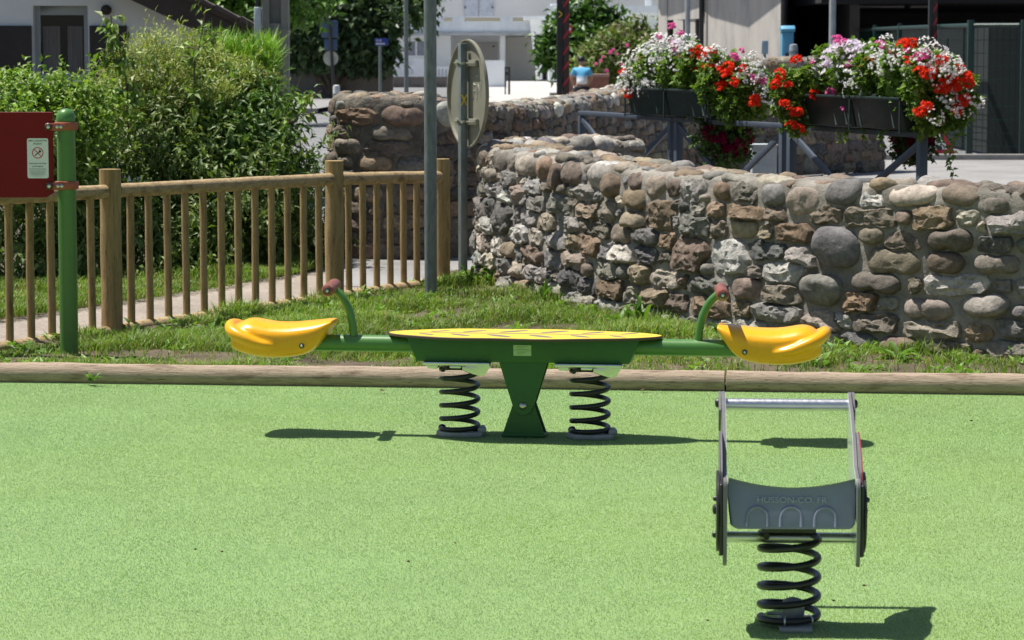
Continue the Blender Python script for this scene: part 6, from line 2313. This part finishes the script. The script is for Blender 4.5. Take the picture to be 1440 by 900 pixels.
# ---- green mesh fence
M_wire = mk('dark_green_wire', (0.008, 0.03, 0.024), 0.9, spec=0.05)
M_gf = mk('dark_green_fence', (0.007, 0.032, 0.025), 0.5, var=0.1)
pts_ = [(1113, 68.0), (1140, 65.0), (1198, 60.0), (1231, 55.0), (1266, 50.5), (1312, 46.8), (1366, 43.3), (1440, 42.8), (1520, 42.5)]
Q = [Vector((px(x, 0, Y_).x, Y_, 0)) for x, Y_ in pts_]
mf = thing('mesh_fence', 'dark green wire mesh fence in front of the dark hall', 'fence', Q[0])
for i, q in enumerate(Q):
    r_ = 0.035 if i != 6 else 0.048
    MB().box((q.x, q.y, 1.02), (r_ * 2, r_ * 2, 2.06)).build('post', M_gf, mf, world=True, bevel=0.004)
for i in range(len(Q) - 1):
    a, b_ = Q[i], Q[i + 1]
    d_ = (b_ - a).normalized() * 0.06
    rl = MB().cyl(a + d_ + Vector((0, 0, 1.97)), b_ - d_ + Vector((0, 0, 1.97)), 0.035, n=10).build('top_rail', M_gf, mf, world=True)
    mb = MB()
    for z in np.arange(0.15, 1.9, 0.2):
        mb.cyl(a + d_ + Vector((0, 0, z)), b_ - d_ + Vector((0, 0, z)), 0.004, n=5, caps=False)
    nn = max(6, int((b_ - a).length / 0.11))
    for k in range(nn):
        q = (a + d_).lerp(b_ - d_, (k + 0.5) / nn)
        mb.cyl(q + Vector((0, 0, 0.08)), q + Vector((0, 0, 1.93)), 0.0035, n=4, caps=False)
    mb.build('mesh_panel', M_wire, mf, world=True)
# dark windbreak hedge-high screen behind the fence
sc_ = MB()
pa_ = [(q.x + 0.35, q.y + 0.5) for q in Q[3:]]
vs_, fs_ = [], []
for x, y in pa_: vs_ += [(x, y, 0.02), (x, y, 1.94), (x + 0.03, y + 0.03, 1.94), (x + 0.03, y + 0.03, 0.02)]
for i in range(len(pa_) - 1):
    o0 = i * 4
    for k in range(4): fs_.append((o0 + k, o0 + (k + 1) % 4, o0 + 4 + (k + 1) % 4, o0 + 4 + k))
sc_.add(vs_, fs_)
wsn = thing('windbreak_screen', 'black-green windbreak cloth stretched behind the mesh fence', 'screen', (pa_[0][0], pa_[0][1], 0))
sc_.build('cloth', mk('windbreak', (0.007, 0.013, 0.012), 0.8, var=0.2, scale=2), wsn, world=True)
sp2 = MB()
for x, y in pa_[::2]: sp2.cyl((x, y + 0.07, 0), (x, y + 0.07, 1.78), 0.03, n=8)
sp2.build('stakes', M_gf, wsn, world=True)

# pavement, kerb line at the right
sheet('pavement_near', [(2.6, 23.2), (20, 23.2), (20, 42.0), (2.6, 42.0)], -0.012, M_pave)
kb2 = MB().box((12.5, 42.1, 0.02), (15.0, 0.18, 0.10)).build('kerb', bpy.data.materials['kerb_stone'], None, bevel=0.01)
kb2['kind'] = 'structure'

# ---- small street things at the right
M_bb = mk('light_blue_plastic', (0.10, 0.33, 0.50), 0.5, var=0.08)
YQ = 52.0
a, b_ = px(1100, 36, YQ), px(1116, 84, YQ)
wq = b_.x - a.x
t = thing('blue_cabinet', 'light blue street cabinet with a sloping lid behind the stone wall', 'cabinet', ((a.x + b_.x) / 2, YQ + 0.15, 0))
o = MB().prism([(-0.15, 0), (0.15, 0), (0.15, a.z - 0.1), (-0.15, a.z - 0.12)], lambda u, v_, d: (d, u, v_), -wq / 2, wq / 2).build('body', M_bb, t, bevel=0.01)
MB().prism([(-0.18, a.z - 0.115), (0.18, a.z - 0.095), (0.18, a.z), (-0.10, a.z), (-0.18, a.z - 0.06)], lambda u, v_, d: (d, u, v_), -wq / 2 - 0.02, wq / 2 + 0.02).build('lid', M_bb, t, bevel=0.008)
MB().box((0.01, -0.152, px(0, 77, YQ).z), (wq * 0.5, 0.004, 0.07)).build('slot', M_cap, o)
for (xa, ya, xb, lab) in ((1110, 62, 1122, 'short round-topped grey bollard right in front of the blue cabinet'), (1071, 57, 1080, 'small pale blue meter box on a post against the concrete building')):
    Yq = 50.5 if xa == 1110 else 53.0
    a, b_ = px(xa, ya, Yq), px(xb, ya, Yq)
    r_ = (b_.x - a.x) / 2
    if xa == 1110:
        t = thing('bollard', lab, 'bollard', ((a.x + b_.x) / 2, Yq, 0))
        MB().lathe([(r_, 0), (r_, a.z - 0.05), (r_ * 0.9, a.z - 0.01), (r_ * 0.4, a.z)], (0, 0, 0), 18).build('shaft', bpy.data.materials['pale_galvanised'], t)
        MB().lathe([(r_ * 1.1, a.z - 0.16), (r_ * 1.1, a.z - 0.12)], (0, 0, 0), 18).build('collar', M_galv, t)
    else:
        t = thing('meter_box', lab, 'meter box', ((a.x + b_.x) / 2, Yq, 0))
        zb_ = px(0, 76, Yq).z
        MB().box((0, 0, zb_ / 2), (0.05, 0.05, zb_)).build('post', M_galv, t)
        MB().box((0, 0, (zb_ + a.z) / 2), (2 * r_, 0.10, a.z - zb_)).build('box', mk('pale_blue_box', (0.34, 0.42, 0.47), 0.6), t, bevel=0.008)
# pale service cabinet behind the railing
Yq = 23.9
a, b_ = px(1058, 205, Yq), px(1092, 262, Yq)
t = thing('service_cabinet', 'pale grey metal service cabinet behind the middle railing panel', 'cabinet', ((a.x + b_.x) / 2, Yq + 0.1, 0))
MB().box((0, 0, a.z / 2 + 0.02), (b_.x - a.x, 0.2, a.z - 0.04)).build('body', mk('pale_grey_metal', (0.45, 0.50, 0.53), 0.5), t, bevel=0.006)
MB().box((0, -0.005, a.z + 0.005), (b_.x - a.x + 0.02, 0.23, 0.015)).build('lid', bpy.data.materials['pale_grey_metal'], t, bevel=0.003)
# triangular roadworks sign standing on the pavement
Yq = 42.3
q = px(1312, 217, Yq)
t = thing('roadworks_sign', 'triangular red and white roadworks sign standing on the kerb under the right flowers', 'road sign', (q.x, Yq, 0.05))
side = 0.68
tri = [(-side / 2, 0.02), (side / 2, 0.02), (0, side * 0.866 + 0.02)]
f_ = lambda u, v_, d: (u, d + v_ * 0.12, v_)
o = MB().prism(tri, f_, 0, 0.02).build('panel', M_red, t)
cz_ = side * 0.29 + 0.02
ti = [(u * 0.68, cz_ + (v_ - cz_) * 0.68) for u, v_ in tri]
o2 = MB().prism(ti, f_, -0.004, 0.001).build('white_field', M_white, o)
mb = MB()
for (u, v_, r_) in ((0.03, 0.30, 0.03), (0.0, 0.22, 0.045), (-0.05, 0.14, 0.03), (0.06, 0.13, 0.028), (0.10, 0.10, 0.04)):
    mb.lathe([(r_, -0.006 + v_ * 0.12), (r_, -0.0045 + v_ * 0.12)], (u, 0, v_), 12, 'y')
mb.build('worker_symbol', M_ink, o2)
MB().tube([(0, 0.09, 0.52), (0, 0.3, 0.02)], 0.012, 8).build('strut', M_galv, t)
# red plastic barrier behind the fence at the right edge
Yq = 47.0
a, b_ = px(1385, 118, Yq), px(1445, 152, Yq)
M_rp = mk('red_plastic', (0.55, 0.05, 0.04), 0.5)
t = thing('plastic_barrier', 'red plastic barrier with a pale band at the right edge, beyond the mesh fence', 'barrier', ((a.x + b_.x) / 2, Yq, 0))
wq = b_.x - a.x
MB().prism([(-0.2, 0.0), (0.2, 0.0), (0.12, a.z), (-0.12, a.z)], lambda u, v_, d: (d, u, v_), -wq / 2, wq / 2).build('body', M_rp, t, bevel=0.04, seg=3)
MB().box((0, -0.172, a.z * 0.78), (wq * 0.9, 0.02, 0.08)).build('band', mk('pale_band', (0.6, 0.45, 0.42), 0.5), t)
